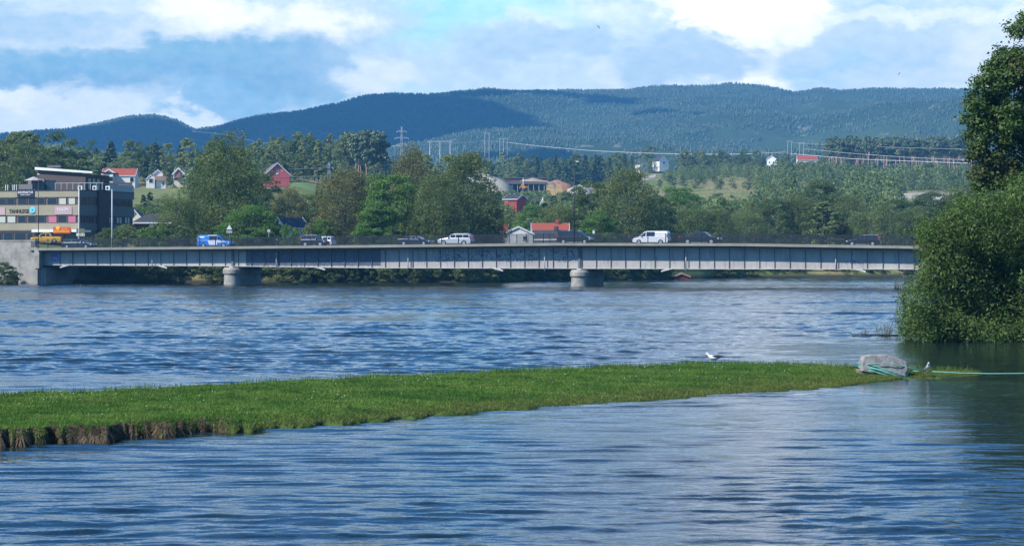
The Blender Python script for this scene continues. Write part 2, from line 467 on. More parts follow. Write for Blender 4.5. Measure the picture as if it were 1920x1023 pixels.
# ------------------------------------------------------------------ grass spit
NX = [-400, -150, 0, 80, 150, 300, 450, 600, 700, 800, 900, 1000, 1100, 1200, 1300, 1400, 1500, 1600, 1660, 1700, 1780, 1845]
NYp = [862, 848, 838, 831, 827, 816, 805, 796, 788, 779, 771, 764, 757, 750, 743, 736, 729, 721, 713, 709.5, 706, 701]
FX = [-400, -150, 0, 150, 300, 450, 600, 700, 800, 900, 1000, 1100, 1200, 1300, 1380, 1450, 1500, 1600, 1700, 1800, 1845]
FYp = [752, 744, 738, 732, 724, 719, 710, 704, 700, 697, 693, 688, 684, 681, 679, 680, 683, 688, 691, 694, 699.5]
def spit_top(u): return np.interp(u, [0, 450, 700, 1300, 1700, 1845], [0.33, 0.27, 0.25, 0.22, 0.10, 0.02])
def spit_near(u):
    j = (fbm(u/34.0, u*0+3, 4)-.47)*13+np.sin(u/57.0)*1.2
    return H*F/(np.interp(u, NX, NYp)+j*np.interp(u, [0, 500, 1200], [1.2, 0.9, 0.4])-HY)
def spit_far(u): return (H-spit_top(u))*F/(np.interp(u, FX, FYp)+np.sin(u/31.0)*0.5-HY)
def spit_z(u, v):
    t = spit_top(u)
    vr = np.interp(u, [0, 420, 560, 1200, 1845], [0.025, 0.05, 0.16, 0.35, 0.5])
    z = t*np.clip(v/vr, 0, 1)**0.6
    z = z*np.clip((1.03-v)/0.06, 0, 1)**0.5
    Y = spit_near(u)+(spit_far(u)-spit_near(u))*v; X = (u-960)/F*Y
    return z+(fbm(X*0.8, Y*0.8, 4)-0.47)*0.16*np.clip(v*6, 0, 1)*np.clip(t*4, 0, 1)-0.02
def spit_xyz(u, v):
    Y = spit_near(u)+(spit_far(u)-spit_near(u))*v
    return np.stack([(u-960)/F*Y, Y, spit_z(u, v)], -1)

def build_spit():
    us = np.linspace(-400, 1845, 700)
    vs = np.concatenate([[-0.02], np.linspace(0, 0.2, 14), np.linspace(0.22, 1.0, 40), [1.06]])
    U, Vv = np.meshgrid(us, vs)
    P = spit_xyz(U, Vv); P[0, :, 2] = -0.5; P[-1, :, 2] = -0.5; P[1, :, 2] = -0.05
    n, m = U.shape; i = np.arange(n-1)[:, None]*m+np.arange(m-1)[None, :]
    me = np_mesh('grass_spit', P.reshape(-1, 3), np.stack([i, i+1, i+m+1, i+m], -1).reshape(-1, 4), True)
    mt = bpy.data.materials.new('turf'); mt.use_nodes = True
    g = NG(mt.node_tree); b = g.n['Principled BSDF']; b.inputs['Roughness'].default_value = 0.95; b.inputs['Specular IOR Level'].default_value = 0.1
    geo = g.node('ShaderNodeNewGeometry'); pos = geo.outputs['Position']
    n1 = g.noise(pos, 0.9, 5, 0.6); nz = g.sep(geo.outputs['Normal'])[2]; n2 = g.noise(pos, 6, 4, 0.6)
    c = g.mix(g.ramp(n1, 0.35, 0.65), (0.045, 0.095, 0.022, 1), (0.075, 0.11, 0.03, 1))
    soil = g.mix(g.ramp(n2, 0.35, 0.65), (0.035, 0.026, 0.018, 1), (0.11, 0.08, 0.05, 1))
    c = g.mix(g.ramp(nz, 0.75, 0.5), c, soil)
    g.link(c, b.inputs['Base Color'])
    o = link_mesh('ground', me, None, [mt]); tag(o, 'long low grassy spit lying in the river', 'ground', kind='structure')

    rng = np.random.default_rng(11)
    def blades(N, umin, umax, vmin, vmax, h0, h1, w, bend, droop=False, vpow=1.0):
        u = rng.uniform(umin, umax, N); v = vmin+(vmax-vmin)*rng.random(N)**vpow
        X = spit_xyz(u, v)
        h = rng.uniform(h0, h1, N)*(0.6+0.9*vnoise(X[:, 0]*1.3, X[:, 1]*1.3))
        if not droop: X = X[(X[:, 2] > 0.0) & ~((u > 1606) & (u < 1706) & (X[:, 1] < 80.35) & (X[:, 1] > 79.2))]; h = h[:len(X)]
        else:
            q_ = (fbm(u*.050, v*9, 3) > .40+.22*smooth((u-230)/220)) | (rng.random(N) < .12); X = X[q_]; h = h[q_]*(.5+1.1*vnoise(u[q_]*.06, u[q_]*0))
        N = len(X)
        a = rng.uniform(0, 2*np.pi, N); d = np.stack([np.cos(a), np.sin(a), 0*a], -1)
        p = np.stack([-np.sin(a), np.cos(a), 0*a], -1)
        lean = rng.uniform(0.1, bend, N)[:, None]
        tip = X+d*h[:, None]*lean+np.array([0, 0, 1])*h[:, None]*(-1 if droop else 1)
        if droop: tip[:, 1] -= h*0.35; X = X+np.array([0, -0.02, 0.02])
        V = np.stack([X-p*w, X+p*w, tip], 1).reshape(-1, 3)
        return V, np.arange(N*3).reshape(-1, 3)
    V, Fc = blades(330000, -60, 1840, 0.0, 1.0, 0.02, 0.065, 0.010, 1.2)
    me = np_mesh('grass', V, Fc)
    mg = bpy.data.materials.new('grass_blades'); mg.use_nodes = True
    g = NG(mg.node_tree); g.n.clear(); geo = g.node('ShaderNodeNewGeometry'); pos = geo.outputs['Position']
    n1 = g.noise(pos, 0.30, 6, 0.7); n2 = g.noise(pos, 1.3, 5, 0.65); n5 = g.noise(pos, 0.55, 4, 0.6, 0.5)
    c = g.mix(g.ramp(n1, 0.38, 0.62), (0.085, 0.185, 0.035, 1), (0.165, 0.265, 0.055, 1))
    c = g.mix(g.ramp(n2, 0.50, 0.64), c, (0.055, 0.125, 0.028, 1)); c = g.mix(g.ramp(n5, 0.56, 0.68, 0, 0.6), c, (0.20, 0.22, 0.06, 1))
    zz = g.sep(pos)[2]
    c = g.mix(g.math('MULTIPLY', g.ramp(zz, 0.20, 0.05), 0.55), c, (0.20, 0.18, 0.06, 1))
    k = g.ramp(geo.outputs['Random Per Island'], 0, 1, 0.6, 1.45, smooth=False)
    c = g.vmath('MULTIPLY', c, g.comb(k, k, k))
    d = g.node('ShaderNodeBsdfDiffuse'); g.link(c, d.inputs[0]); t = g.node('ShaderNodeBsdfTranslucent'); g.link(c, t.inputs[0])
    mx = g.node('ShaderNodeMixShader'); mx.inputs[0].default_value = 0.35; g.link(d.outputs[0], mx.inputs[1]); g.link(t.outputs[0], mx.inputs[2])
    out = g.node('ShaderNodeOutputMaterial'); g.link(mx.outputs[0], out.inputs[0])
    o = link_mesh('grass', me, None, [mg]); tag(o, 'short bright green grass covering the spit', 'grass', kind='stuff')
    # coarse tussocks and the dry brown roots that hang over the eroded edge
    V, Fc = blades(20000, -60, 440, 0.0, 0.05, 0.04, 0.24, 0.012, 1.3, droop=True)
    o = link_mesh('dry_roots', np_mesh('dry_roots', V, Fc), None, [mat('dry_roots', (0.16, 0.115, 0.07), 0.95, var=0.75, scale=2.5)])
    tag(o, 'dry brown grass roots hanging over the eroded edge of the spit', 'roots', kind='stuff')
    V, Fc = blades(2600, 900, 1840, 0.93, 1.0, 0.10, 0.22, 0.012, 0.6)
    V2, F2 = blades(3000, -60, 1800, 0.95, 1.0, 0.10, 0.20, 0.012, 0.6)
    me = np_mesh('tall_grass', np.concatenate([V, V2]), np.concatenate([Fc, F2+len(V)]))
    o = link_mesh('tall_grass', me, None, [mg]); tag(o, 'taller grass stalks along the far edge of the spit', 'grass', kind='stuff')
    # white clover heads
    N = 330; u = rng.uniform(-60, 1500, N); v = 1-rng.random(N)**1.4*0.75; X = spit_xyz(u, v)
    keep = fbm(X[:, 0]*0.45, X[:, 1]*0.45, 2) > 0.36; X = X[keep]; N = len(X)
    X[:, 2] += 0.06; s = rng.uniform(0.007, 0.016, N)[:, None]
    o6 = np.array([(1,0,0),(-1,0,0),(0,1,0),(0,-1,0),(0,0,1),(0,0,-1)], float)
    V = (X[:, None, :]+o6[None]*s[:, None]).reshape(-1, 3)
    f8 = np.array([(0,2,4),(2,1,4),(1,3,4),(3,0,4),(2,0,5),(1,2,5),(3,1,5),(0,3,5)])
    Fc = (np.arange(N)[:, None, None]*6+f8[None]).reshape(-1, 3)
    o = link_mesh('clover', np_mesh('clover', V, Fc), None, [M['white']]); tag(o, 'tiny white clover flowers scattered over the grass', 'flowers', kind='stuff')
build_spit()

# ------------------------------------------------------------------ river
def wave_height(X, Y):
    """real waves: rough current with slick patches, long quiet ripples in the lee of the spit"""
    wx = X+(fbm(X*.05+7, Y*.08, 3)-.47)*9; wy = Y+(fbm(X*.04+31, Y*.06+5, 3)-.47)*7
    big = fbm(wx*.020+2, wy*.055+9, 5); patch = fbm(wx*.11+5, wy*.20+1, 4)
    rough = .38+.85*smooth((big*.6+patch*.4-.405)/.13)
    lee = smooth((Y-X*.30-39)/8)*smooth((86-Y)/7)
    rough = rough*(1-.86*lee)
    calm = smooth((X-5)/9)*smooth((122-Y)/14)
    rough = rough*(1-.85*calm)
    h = (fbm(wx*1.0+wy*.2, wy*2.4, 3)-.44)*.13
    h = h+(fbm(wx*.34, wy*1.15+40, 4)-.47)*.15
    h = h+(fbm(wx*.035+3, wy*.20+60, 4)-.47)*.36*smooth((Y-60)/60)
    h = h+(fbm(X*2.3, Y*3.1, 2)-.38)*.05*smooth((75-Y)/15)
    rip = fbm(wx*.26+wy*.05, wy*1.7+13, 2)+.34*vnoise(wx*.9+9, wy*4.0)
    h = h+(fbm(wx*1.1+50, wy*3.3+11, 3)-.44)*.055*smooth((41-Y+X*.15)/4)/np.maximum(rough, .25)
    h = h*rough+(rip-.50)*.10*(.25+.75*smooth((130-Y)/40))*(1-.72*smooth((X-7.5)/5)*smooth((125-Y)/12))*(.45+.9*fbm(X*.06, Y*.12+80, 3))*1.2
    return h-0.02
def build_water():
    us = np.concatenate([np.linspace(-2400, -260, 50), np.linspace(-240, 2160, 640), np.linspace(2180, 4300, 50)])
    Ys = [20.0]
    while Ys[-1] < 640: y = Ys[-1]; Ys.append(y+max(.075, min(.55, y*.0019)))
    U, Y = np.meshgrid(us, np.array(Ys)); X = (U-960)/F*Y
    Z = wave_height(X, Y)
    n, m = Z.shape; i = np.arange(n-1)[:, None]*m+np.arange(m-1)[None]
    me = np_mesh('river', np.stack([X, Y, Z], -1).reshape(-1, 3), np.stack([i, i+1, i+m+1, i+m], -1).reshape(-1, 4), True)
    mt = bpy.data.materials.new('river_water'); mt.use_nodes = True
    g = NG(mt.node_tree); b = g.n['Principled BSDF']; b.inputs['IOR'].default_value = 1.33
    pos = g.node('ShaderNodeNewGeometry').outputs['Position']; x, y, z = g.sep(pos)[:3]
    n2 = g.noise(g.comb(x, g.math('MULTIPLY', y, 1.4), 2.0), 5.0, 3, 0.6, 0.3)
    bp = g.node('ShaderNodeBump'); bp.inputs['Strength'].default_value = 1.0; bp.inputs['Distance'].default_value = 0.010
    g.link(n2, bp.inputs['Height']); g.link(bp.outputs[0], b.inputs['Normal'])
    g.link(g.ramp(y, 60, 300, 0.02, 0.12), b.inputs['Roughness'])
    b.inputs['Base Color'].default_value = (0.006, 0.018, 0.024, 1)
    o = link_mesh('water', me, None, [mt]); tag(o, 'wide blue rippled river reflecting the cloudy sky', 'water', kind='structure')
build_water()
# the river bed, and land on to the horizon on every side
bed = np_mesh('river_bed', np.array([[-9000, -3000, -1.7], [9000, -3000, -1.7], [9000, 12000, -1.7], [-9000, 12000, -1.7]]), np.array([[0, 1, 2, 3]]))
tag(link_mesh('river_bed', bed, None, [mat('river_bed_mud', (0.06, 0.05, 0.035), 0.9)]), 'muddy bed under the river', 'ground', kind='structure')

def build_haze():
    o = MB().box(-5200, 5200, -90, 5600, -2.9, 440).build('haze', bpy.data.materials.new('haze_air'))
    m = o.data.materials[0]; m.use_nodes = True; g = NG(m.node_tree); g.n.clear()
    v = g.node('ShaderNodeVolumePrincipled'); v.inputs['Density'].default_value = HAZE
    v.inputs['Color'].default_value = (0.17, 0.54, 1.0, 1); v.inputs['Anisotropy'].default_value = 0.0
    out = g.node('ShaderNodeOutputMaterial'); g.link(v.outputs[0], out.inputs['Volume'])
    tag(o, 'thin blue summer haze between the river and the hills', 'haze', kind='stuff')
HAZE = 0.000125
build_haze()
# ------------------------------------------------------------------ bridge
BA = Vector((-71.1, 375.0)); BDIR = Vector((0.9457, -0.3245)).normalized(); BANG = math.atan2(BDIR.y, BDIR.x)
def S(px, yl=0.0):
    """distance along the bridge where the photo column px crosses the line yl metres behind the near girder"""
    k = (px-960)/F; ax = BA.x - BDIR.y*yl; ay = BA.y + BDIR.x*yl
    return (k*ay-ax)/(BDIR.x-k*BDIR.y)
def BW(s, yl, z=0.0): return Vector((BA.x+BDIR.x*s-BDIR.y*yl, BA.y+BDIR.y*s+BDIR.x*yl, z))
def BZ(px, py): return H-(py-HY)/F*BW(S(px), 0).y
s_l, s_r = S(68), S(1960)
_ks = [S(p) for p in (60, 400, 700, 1050, 1390, 1700, 1960)]
_kz = [5.56, 5.74, 5.93, 6.17, 6.06, 5.68, 5.25]
def deck_z(s): return float(np.interp(s, _ks, _kz))
_bs = [S(p) for p in (60, 400, 700, 1050, 1390, 1700, 1960)]
_bz = [2.98, 2.85, 2.58, 2.55, 2.50, 2.50, 2.45]
def bot_z(s): return float(np.interp(s, _bs, _bz))
SS = list(np.arange(s_l, s_r, 2.0))+[s_r]

def strip(mb, prof):
    """sweep a closed (y, z) outline that depends on s along the bridge"""
    rows = [prof(s) for s in SS]; n = len(rows[0]); vs = []
    for s, r in zip(SS, rows): vs += [(s, y, z) for y, z in r]
    fs = []
    for i in range(len(SS)-1):
        for k in range(n): fs.append((i*n+k, i*n+(k+1) % n, (i+1)*n+(k+1) % n, (i+1)*n+k))
    fs.append(tuple(range(n-1, -1, -1))); fs.append(tuple((len(SS)-1)*n+k for k in range(n)))
    return mb.add(vs, fs)

def girder_paint():
    m = bpy.data.materials.new('girder_paint'); m.use_nodes = True
    g = NG(m.node_tree); b = g.n['Principled BSDF']; b.inputs['Roughness'].default_value = 0.55
    x, y, z = g.sep(g.node('ShaderNodeTexCoord').outputs['Object'])[:3]
    P = g.comb(x, g.math('MULTIPLY', y, 1.0), z)
    n = g.noise(g.comb(g.math('MULTIPLY', x, 0.35), 0.0, g.math('MULTIPLY', z, 0.25)), 1.0, 5, 0.6)
    streak = g.noise(g.comb(g.math('MULTIPLY', x, 2.4), 0.0, g.math('MULTIPLY', z, 0.35)), 1.0, 4, 0.6)
    c = g.mix(g.ramp(n, 0.3, 0.7), (0.37, 0.345, 0.32, 1), (0.46, 0.43, 0.40, 1))
    c = g.mix(g.ramp(streak, 0.50, 0.70, 0, 0.6), c, (0.17, 0.165, 0.16, 1))
    # the repainted darker stretch, with scrawls left showing through
    a = g.math('MULTIPLY', g.ramp(x, S(461)-0.05, S(461)+0.05), g.ramp(x, S(714)+0.05, S(714)-0.05))
    scr = g.noise(g.comb(g.math('MULTIPLY', x, 0.8), 0.0, g.math('MULTIPLY', z, 1.6)), 1.6, 4, 0.6, 2.5)
    edge = g.ramp(g.math('ADD', z, g.math('MULTIPLY', streak, 0.6)), 3.25, 3.05)
    dk = g.mix(g.ramp(scr, 0.56, 0.60), (0.065, 0.085, 0.12, 1), (0.15, 0.17, 0.21, 1))
    c = g.mix(g.math('MULTIPLY', a, g.math('SUBTRACT', 1.0, edge)), c, dk)
    # dark graffiti scrawls in the middle
    gz = g.math('MULTIPLY', g.ramp(z, 5.35, 5.0), g.ramp(z, 3.25, 3.6))
    def span(p0, p1): return g.math('MULTIPLY', g.ramp(x, S(p0)-0.6, S(p0)+0.6), g.ramp(x, S(p1)+0.6, S(p1)-0.6))
    w = g.noise(g.comb(g.math('MULTIPLY', x, 1.25), 0.0, g.math('MULTIPLY', z, 0.9)), 1.5, 4, 0.62, 1.8)
    mk = g.math('MULTIPLY', g.math('ADD', span(815, 1010), span(1032, 1084), clamp=True), gz)
    mk2 = g.math('MULTIPLY', span(1586, 1632), g.math('MULTIPLY', g.ramp(z, 3.85, 3.7), g.ramp(z, 3.05, 3.2)))
    mk = g.math('ADD', mk, mk2, clamp=True)
    c = g.mix(g.math('MULTIPLY', mk, g.ramp(w, 0.50, 0.56, 0, 0.85)), c, (0.07, 0.09, 0.15, 1))
    # blue tag by the left end
    bl = g.math('MULTIPLY', span(96, 112), g.ramp(w, 0.40, 0.50))
    c = g.mix(g.math('MULTIPLY', bl, gz), c, (0.10, 0.16, 0.55, 1))
    g.link(c, b.inputs['Base Color'])
    return m
M['girder'] = girder_paint()
M['girder_rib'] = mat('girder_rib_paint', (0.13, 0.145, 0.165), 0.6)
M['kerb'] = mat('bridge_kerb_concrete', (0.30, 0.29, 0.24), 0.9, var=0.25, scale=0.8)
M['rust'] = mat('rusty_steel', (0.12, 0.075, 0.065), 0.8, var=0.4, scale=1.5)
M['asphalt'] = mat('asphalt', (0.055, 0.055, 0.058), 0.9, var=0.2, scale=2)
M['steel_white'] = mat('pale_painted_steel', (0.62, 0.62, 0.60), 0.5, var=0.3, scale=2.0)

def build_bridge():
    br = empty('road_bridge', (BA.x, BA.y, 0), 'long low road bridge with pale steel girders on two concrete piers, dark railings', 'bridge', rz=BANG)
    d = MB(); strip(d, lambda s: [(-1.85, deck_z(s)-0.38), (-1.85, deck_z(s)), (-1.30, deck_z(s)), (-1.30, deck_z(s)-0.14), (9.2, deck_z(s)-0.14), (9.2, deck_z(s)), (9.7, deck_z(s)), (9.7, deck_z(s)-0.38), (8.3, deck_z(s)-0.5), (-0.2, deck_z(s)-0.5)])
    d.build('deck', M['kerb'], br)
    a = MB(); strip(a, lambda s: [(-1.28, deck_z(s)-0.136), (9.18, deck_z(s)-0.136), (9.18, deck_z(s)-0.132), (-1.28, deck_z(s)-0.132)])
    a.build('carriageway', M['asphalt'], br)
    f = MB(); strip(f, lambda s: [(-1.65, deck_z(s)-0.52), (-1.65, deck_z(s)-0.385), (-1.58, deck_z(s)-0.385), (-1.58, deck_z(s)-0.52)])
    f.build('edge_beam', M['rust'], br)
    for yl in (0.0, 8.0):
        gm = MB(); strip(gm, lambda s: [(yl, bot_z(s)), (yl, deck_z(s)-0.5), (yl+0.05, deck_z(s)-0.5), (yl+0.05, bot_z(s))])
        go = gm.build('girder', M['girder'], br)
        fl = MB()
        strip(fl, lambda s: [(yl-0.22, bot_z(s)-0.06), (yl-0.22, bot_z(s)-0.002), (yl+0.3, bot_z(s)-0.002), (yl+0.3, bot_z(s)-0.06)])
        fl.build('flange', M['steel_white'], go)
        if yl == 0:
            fu = MB(); strip(fu, lambda s: [(-0.30, deck_z(s)-0.66), (-0.30, deck_z(s)-0.58), (-0.003, deck_z(s)-0.58), (-0.003, deck_z(s)-0.66)])
            fu.build('flange', M['steel_white'], go)
            s = S(113)
            k = 0
            first = None
            while s < s_r:
                z0, z1 = bot_z(s)+0.003, deck_z(s)-0.67
                tbox('stiffener', M['girder_rib'], go, s-0.03, s+0.03, -0.15, -0.003, z0, z1)
                s += 2.17; k += 1
    for px in (437, 1087):     # bearing stiffeners over the piers
        s = S(px)
        tbox('bearing_post', M['girder_rib'], br, s-0.16, s+0.16, -0.26, -0.204, bot_z(s)+0.01, deck_z(s)-0.68)
    # railings, near and far
    for yl, nm in ((-1.58, 'near'), (9.45, 'far')):
        rl = MB()
        for hz, t in ((1.32, 0.06), (1.02, 0.035), (0.72, 0.035), (0.42, 0.035), (0.14, 0.04)):
            strip(rl, lambda s: [(yl-t/2, deck_z(s)+hz-t/2), (yl-t/2, deck_z(s)+hz+t/2), (yl+t/2, deck_z(s)+hz+t/2), (yl+t/2, deck_z(s)+hz-t/2)])
        ss = s_l
        while ss < s_r:
            dz = deck_z(ss); rl.box(ss-0.011, ss+0.011, yl-0.011, yl+0.011, dz+0.14, dz+1.32); ss += 0.145
        ro = rl.build('railing', M['dark_metal'], br)
        ss = s_l+0.3
        while ss < s_r:
            dz = deck_z(ss); tbox('post', M['dark_metal'], ro, ss-0.05, ss+0.05, yl+0.04, yl+0.14, dz-0.02, dz+1.4); ss += 2.6
    # crash barrier between walkway and road
    gb = MB(); strip(gb, lambda s: [(0.75, deck_z(s)+0.42), (0.75, deck_z(s)+0.68), (0.80, deck_z(s)+0.68), (0.80, deck_z(s)+0.42)])
    # piers: rounded noses, flared cap
    def stadium(w, y0, y1, n=14):
        r = w/2; pts = []
        for k in range(n+1):
            t = math.pi+math.pi*k/n; pts.append((r*math.cos(t), y0+r+r*math.sin(t)))
        for k in range(n+1):
            t = math.pi*k/n; pts.append((r*math.cos(t), y1-r+r*math.sin(t)))
        return pts
    for px, py0, pyc, w in ((434, 500, 513, 2.5), (1086, 503, 515, 2.5)):
        s = S(px); zt = bot_z(s)-0.22; zc = zt-1.0
        def ring(w_, e, z): return [(s+x, y, z) for x, y in stadium(w_, -1.0-e, 9.0+e)]
        def stack(rows):
            mb = MB(); vs = [p for r_ in rows for p in r_]; n = len(rows[0]); fs = []
            for i in range(len(rows)-1):
                for k in range(n): fs.append((i*n+k, i*n+(k+1) % n, (i+1)*n+(k+1) % n, (i+1)*n+k))
            fs += [tuple(range(n-1, -1, -1)), tuple((len(rows)-1)*n+k for k in range(n))]
            mb.add(vs, fs, False); return mb
        body = stack([ring(w+0.15, 0.1, -1.6), ring(w, 0, 0.4), ring(w-0.12, -0.03, zc-0.002)])
        po = body.build('pier', M['concrete_light'], br)
        for p_ in po.data.polygons: p_.use_smooth = False
        cap = stack([ring(w+0.12, 0.10, zc), ring(w+0.30, 0.16, zc+0.12), ring(w+0.30, 0.16, zt-0.35), ring(w-0.15, -0.1, zt)])
        cap.build('pier_cap', M['concrete_light'], po)
        for yl in (0.0, 8.0):
            tbox('bearing', M['steel_white'], po, s-0.3, s+0.3, yl-0.2, yl+0.25, zt-0.02, bot_z(s)-0.062)
    # drain pipes hanging from the edge
    for px in (285, 518, 765, 1021, 1286, 1567):
        s = S(px, -0.45); p = MB().tube([(s, -0.42, deck_z(s)-0.9), (s, -0.42, bot_z(s)-0.45)], 0.07, 8).build('drain_pipe', M['steel_white'], br)
    # service pipe slung below with its end brackets
    for a_, b_ in ((136, 300), (1253, 1612)):
        s0, s1 = S(a_), S(b_)
        MB().tube([(s0, 0.4, bot_z(s0)-0.3), (s1, 0.4, bot_z(s1)-0.3)], 0.06, 6).build('service_pipe', M['rust'], br)
    for px, d_ in ((122, 1), (306, -1), (602, -1), (935, -1), (1250, 1), (1614, -1)):
        s = S(px); z = bot_z(s)-0.07
        MB().prism([(s-0.75*d_, z-0.42), (s+0.85*d_, z-0.001), (s-0.2*d_, z-0.001), (s-0.75*d_, z-0.24)], 'y', -0.3, 0.5).build('bracket', M['steel_white'], br)
    for i, px in enumerate((622, 700, 745, 808)):
        pass
build_bridge()

# ------------------------------------------------------------------ abutment and quay wall on the left bank
def build_abutment():
    ab = empty('bridge_abutment', (BA.x, BA.y, 0), 'grey concrete abutment in shade under the left end of the bridge', 'abutment', rz=BANG)
    s0 = S(76)
    m = MB().box(s0-14, s0+0.9, -0.9, 11.0, -1.6, 2.55); m.build('bearing_block', M['concrete'], ab)
    MB().box(s0-14, s0-0.35, 0.15, 10.5, 2.552, 5.0).build('back_wall', M['concrete'], ab)
    MB().box(s0+0.902, s0+1.25, -0.55, 10.4, -1.6, 2.2).build('buttress', M['concrete'], ab)
    qw = empty('retaining_wall', (BA.x, BA.y, 0), 'pale stained concrete retaining wall at the water beside the left end of the bridge', 'wall', rz=BANG)
    def zz(py): return BZ(40, py)
    s1 = S(76, -1.2)
    MB().box(-40, s1-0.7, -1.55, -0.95, zz(505), zz(452.5)).build('upper_wall', M['concrete_light'], qw)
    MB().box(-40, s1-0.1, -1.95, -0.95, -1.6, zz(505)-0.003).build('lower_wall', M['concrete'], qw)
    MB().prism([(s1-0.69, 2.4), (s1+0.15, 2.4), (s1+0.15, 4.9), (s1-0.3, 5.7), (s1-0.69, 5.7)], 'y', -1.9, -0.92).build('end_pillar', M['concrete_light'], qw)
    MB().box(-40, s1-0.72, -1.62, -0.90, zz(452.5)+0.003, zz(450)).build('coping', M['concrete_light'], qw)
build_abutment()

# ------------------------------------------------------------------ lamp posts, flagpoles, road signs
def post(name, px, y0, y1, Y, r, m, label, cat, group=None, base_z=None, extra=None):
    p0 = P3(px, y1, Y); p1 = P3(px, y0, Y)
    if base_z is not None: p0.z = base_z
    e = empty(name, p0, label, cat, group)
    hgt = p1.z-p0.z
    MB().tube([(0, 0, 0), (0, 0, hgt*0.5), (0, 0, hgt)], [r, r*0.8, r*0.6], 8).build('pole', m, e)
    MB().lathe([(r*2.2, 0), (r*2.2, 0.05), (r*1.3, 0.12)], n=10).build('base_plate', m, e)
    return e, hgt
def yb(px, yl): return BW(S(px, yl), yl).y
e, h = post('street_lamp', 1077, 306, 456, yb(1077, -1.2), 0.08, M['dark_metal'], 'tall thin black lamp post on the bridge beside the black van', 'street lamp', base_z=deck_z(S(1077)))
MB().tube([(0, 0, h-0.05), (0.25, -0.2, h+0.12), (0.5, -0.5, h+0.12)], 0.04, 6).build('arm', M['dark_metal'], e)
MB().box(0.2, 0.62, -0.65, -0.25, h+0.12, h+0.28).build('lamp_head', M['white'], e, bevel=0.04)
e, h = post('street_lamp', 72, 328, 462, yb(72, -1.2), 0.07, M['dark_metal'], 'thin black lamp post at the left end of the bridge before the office building', 'street lamp', base_z=deck_z(S(72)))
MB().box(-0.15, 0.25, -0.3, 0.15, h, h+0.15).build('lamp_head', M['white'], e, bevel=0.03)
e, h = post('street_lamp', 1816, 283, 372, 400, 0.07, M['dark_metal'], 'black lamp post left of the leafy tree at the right edge', 'street lamp', base_z=ground(1816, 520))
MB().tube([(0, 0, h), (0.5, -0.1, h+0.15)], 0.05, 6).build('arm', M['dark_metal'], e)
MB().box(0.4, 0.9, -0.25, 0.1, h+0.1, h+0.22).build('lamp_head', M['galv'], e, bevel=0.03)
for px, y0, lab in ((148, 355, 'white flagpole before the corner of the office building, taller of the two'), (210, 357, 'white flagpole beside the dark side of the office building')):
    e, h = post('flagpole', px, y0, 462, yb(px, 9.9)+2, 0.10, M['white'], lab, 'flagpole', 'white flagpoles by the office building', base_z=5.2)
    MB().lathe([(0.02, 0), (0.12, 0.06), (0.12, 0.14), (0.01, 0.2)], (0, 0, h), 10).build('finial', M['white'], e)
e, h = post('flagpole', 1018, 368, 390, 700, 0.09, M['white'], 'small white flagpole with a pale pennant among the dark trees', 'flagpole', base_z=ground(1018, 700))
MB().add([(0, 0, h-0.3), (-1.2, 0.1, h-2.8), (-1.1, 0.1, h-3.1), (0, 0.03, h-0.9)], [(0, 1, 2, 3)]).build('pennant', M['white'], e)
e, h = post('street_lamp', 990, 420, 455, 430, 0.06, M['galv'], 'small grey street lamp before the white gable and red roof', 'street lamp', base_z=3.0)
MB().tube([(0, 0, h-0.05), (0.2, 0, h+0.18), (0.45, 0, h+0.22)], 0.04, 6).build('arm', M['galv'], e)
MB().box(0.3, 0.75, -0.12, 0.12, h+0.18, h+0.30).build('lamp_head', M['white'], e, bevel=0.03)
e, h = post('road_sign', 430, 421, 459, yb(430, 9.8), 0.035, M['galv'], 'triangular warning sign on a post behind the blue van', 'road sign', base_z=deck_z(S(430)))
MB().prism([(-0.45, h-0.75), (0.45, h-0.75), (0, h)], 'y', -0.06, -0.045).build('triangle_plate', M['white'], e)
MB().prism([(-0.45, h-1.3), (0.45, h-1.3), (0.45, h-0.95), (-0.45, h-0.95)], 'y', -0.06, -0.045).build('lower_plate', M['galv'], e)
e, h = post('road_sign', 504, 429, 459, yb(504, 9.8), 0.035, M['galv'], 'narrow round-topped sign on a post on the bridge right of the blue van', 'road sign', base_z=deck_z(S(504)))
MB().lathe([(0.02, -0.02), (0.26, -0.02), (0.26, 0.0), (0.02, 0.0)], (0, -0.04, h-0.3), 14, 'y').build('round_plate', M['steel_white'], e)
e, h = post('road_sign', 1113, 432, 457, yb(1113, 9.8), 0.035, M['galv'], 'small pale sign right of the black van on the bridge', 'road sign', base_z=deck_z(S(1113)))
MB().box(-0.15, 0.15, -0.06, -0.045, h-0.5, h).build('plate', M['white'], e)

# ------------------------------------------------------------------ vehicles
def car_paint(name, rgb, metal=0.0): return mat(name, rgb, 0.28, metal=metal, coat=0.6)
CP = {'teal': car_paint('dark_teal_paint', (0.015, 0.035, 0.06)), 'blue': car_paint('bright_blue_paint', (0.02, 0.20, 0.70)),
      'black': car_paint('black_paint', (0.012, 0.014, 0.020)), 'navy': car_paint('navy_paint', (0.012, 0.022, 0.055)),
      'silver': car_paint('silver_paint', (0.62, 0.63, 0.66), 0.2), 'white': car_paint('white_van_paint', (0.82, 0.82, 0.84)),
      'yellow': car_paint('yellow_paint', (0.75, 0.40, 0.02)), 'grey': car_paint('grey_paint', (0.25, 0.27, 0.30), 0.2)}

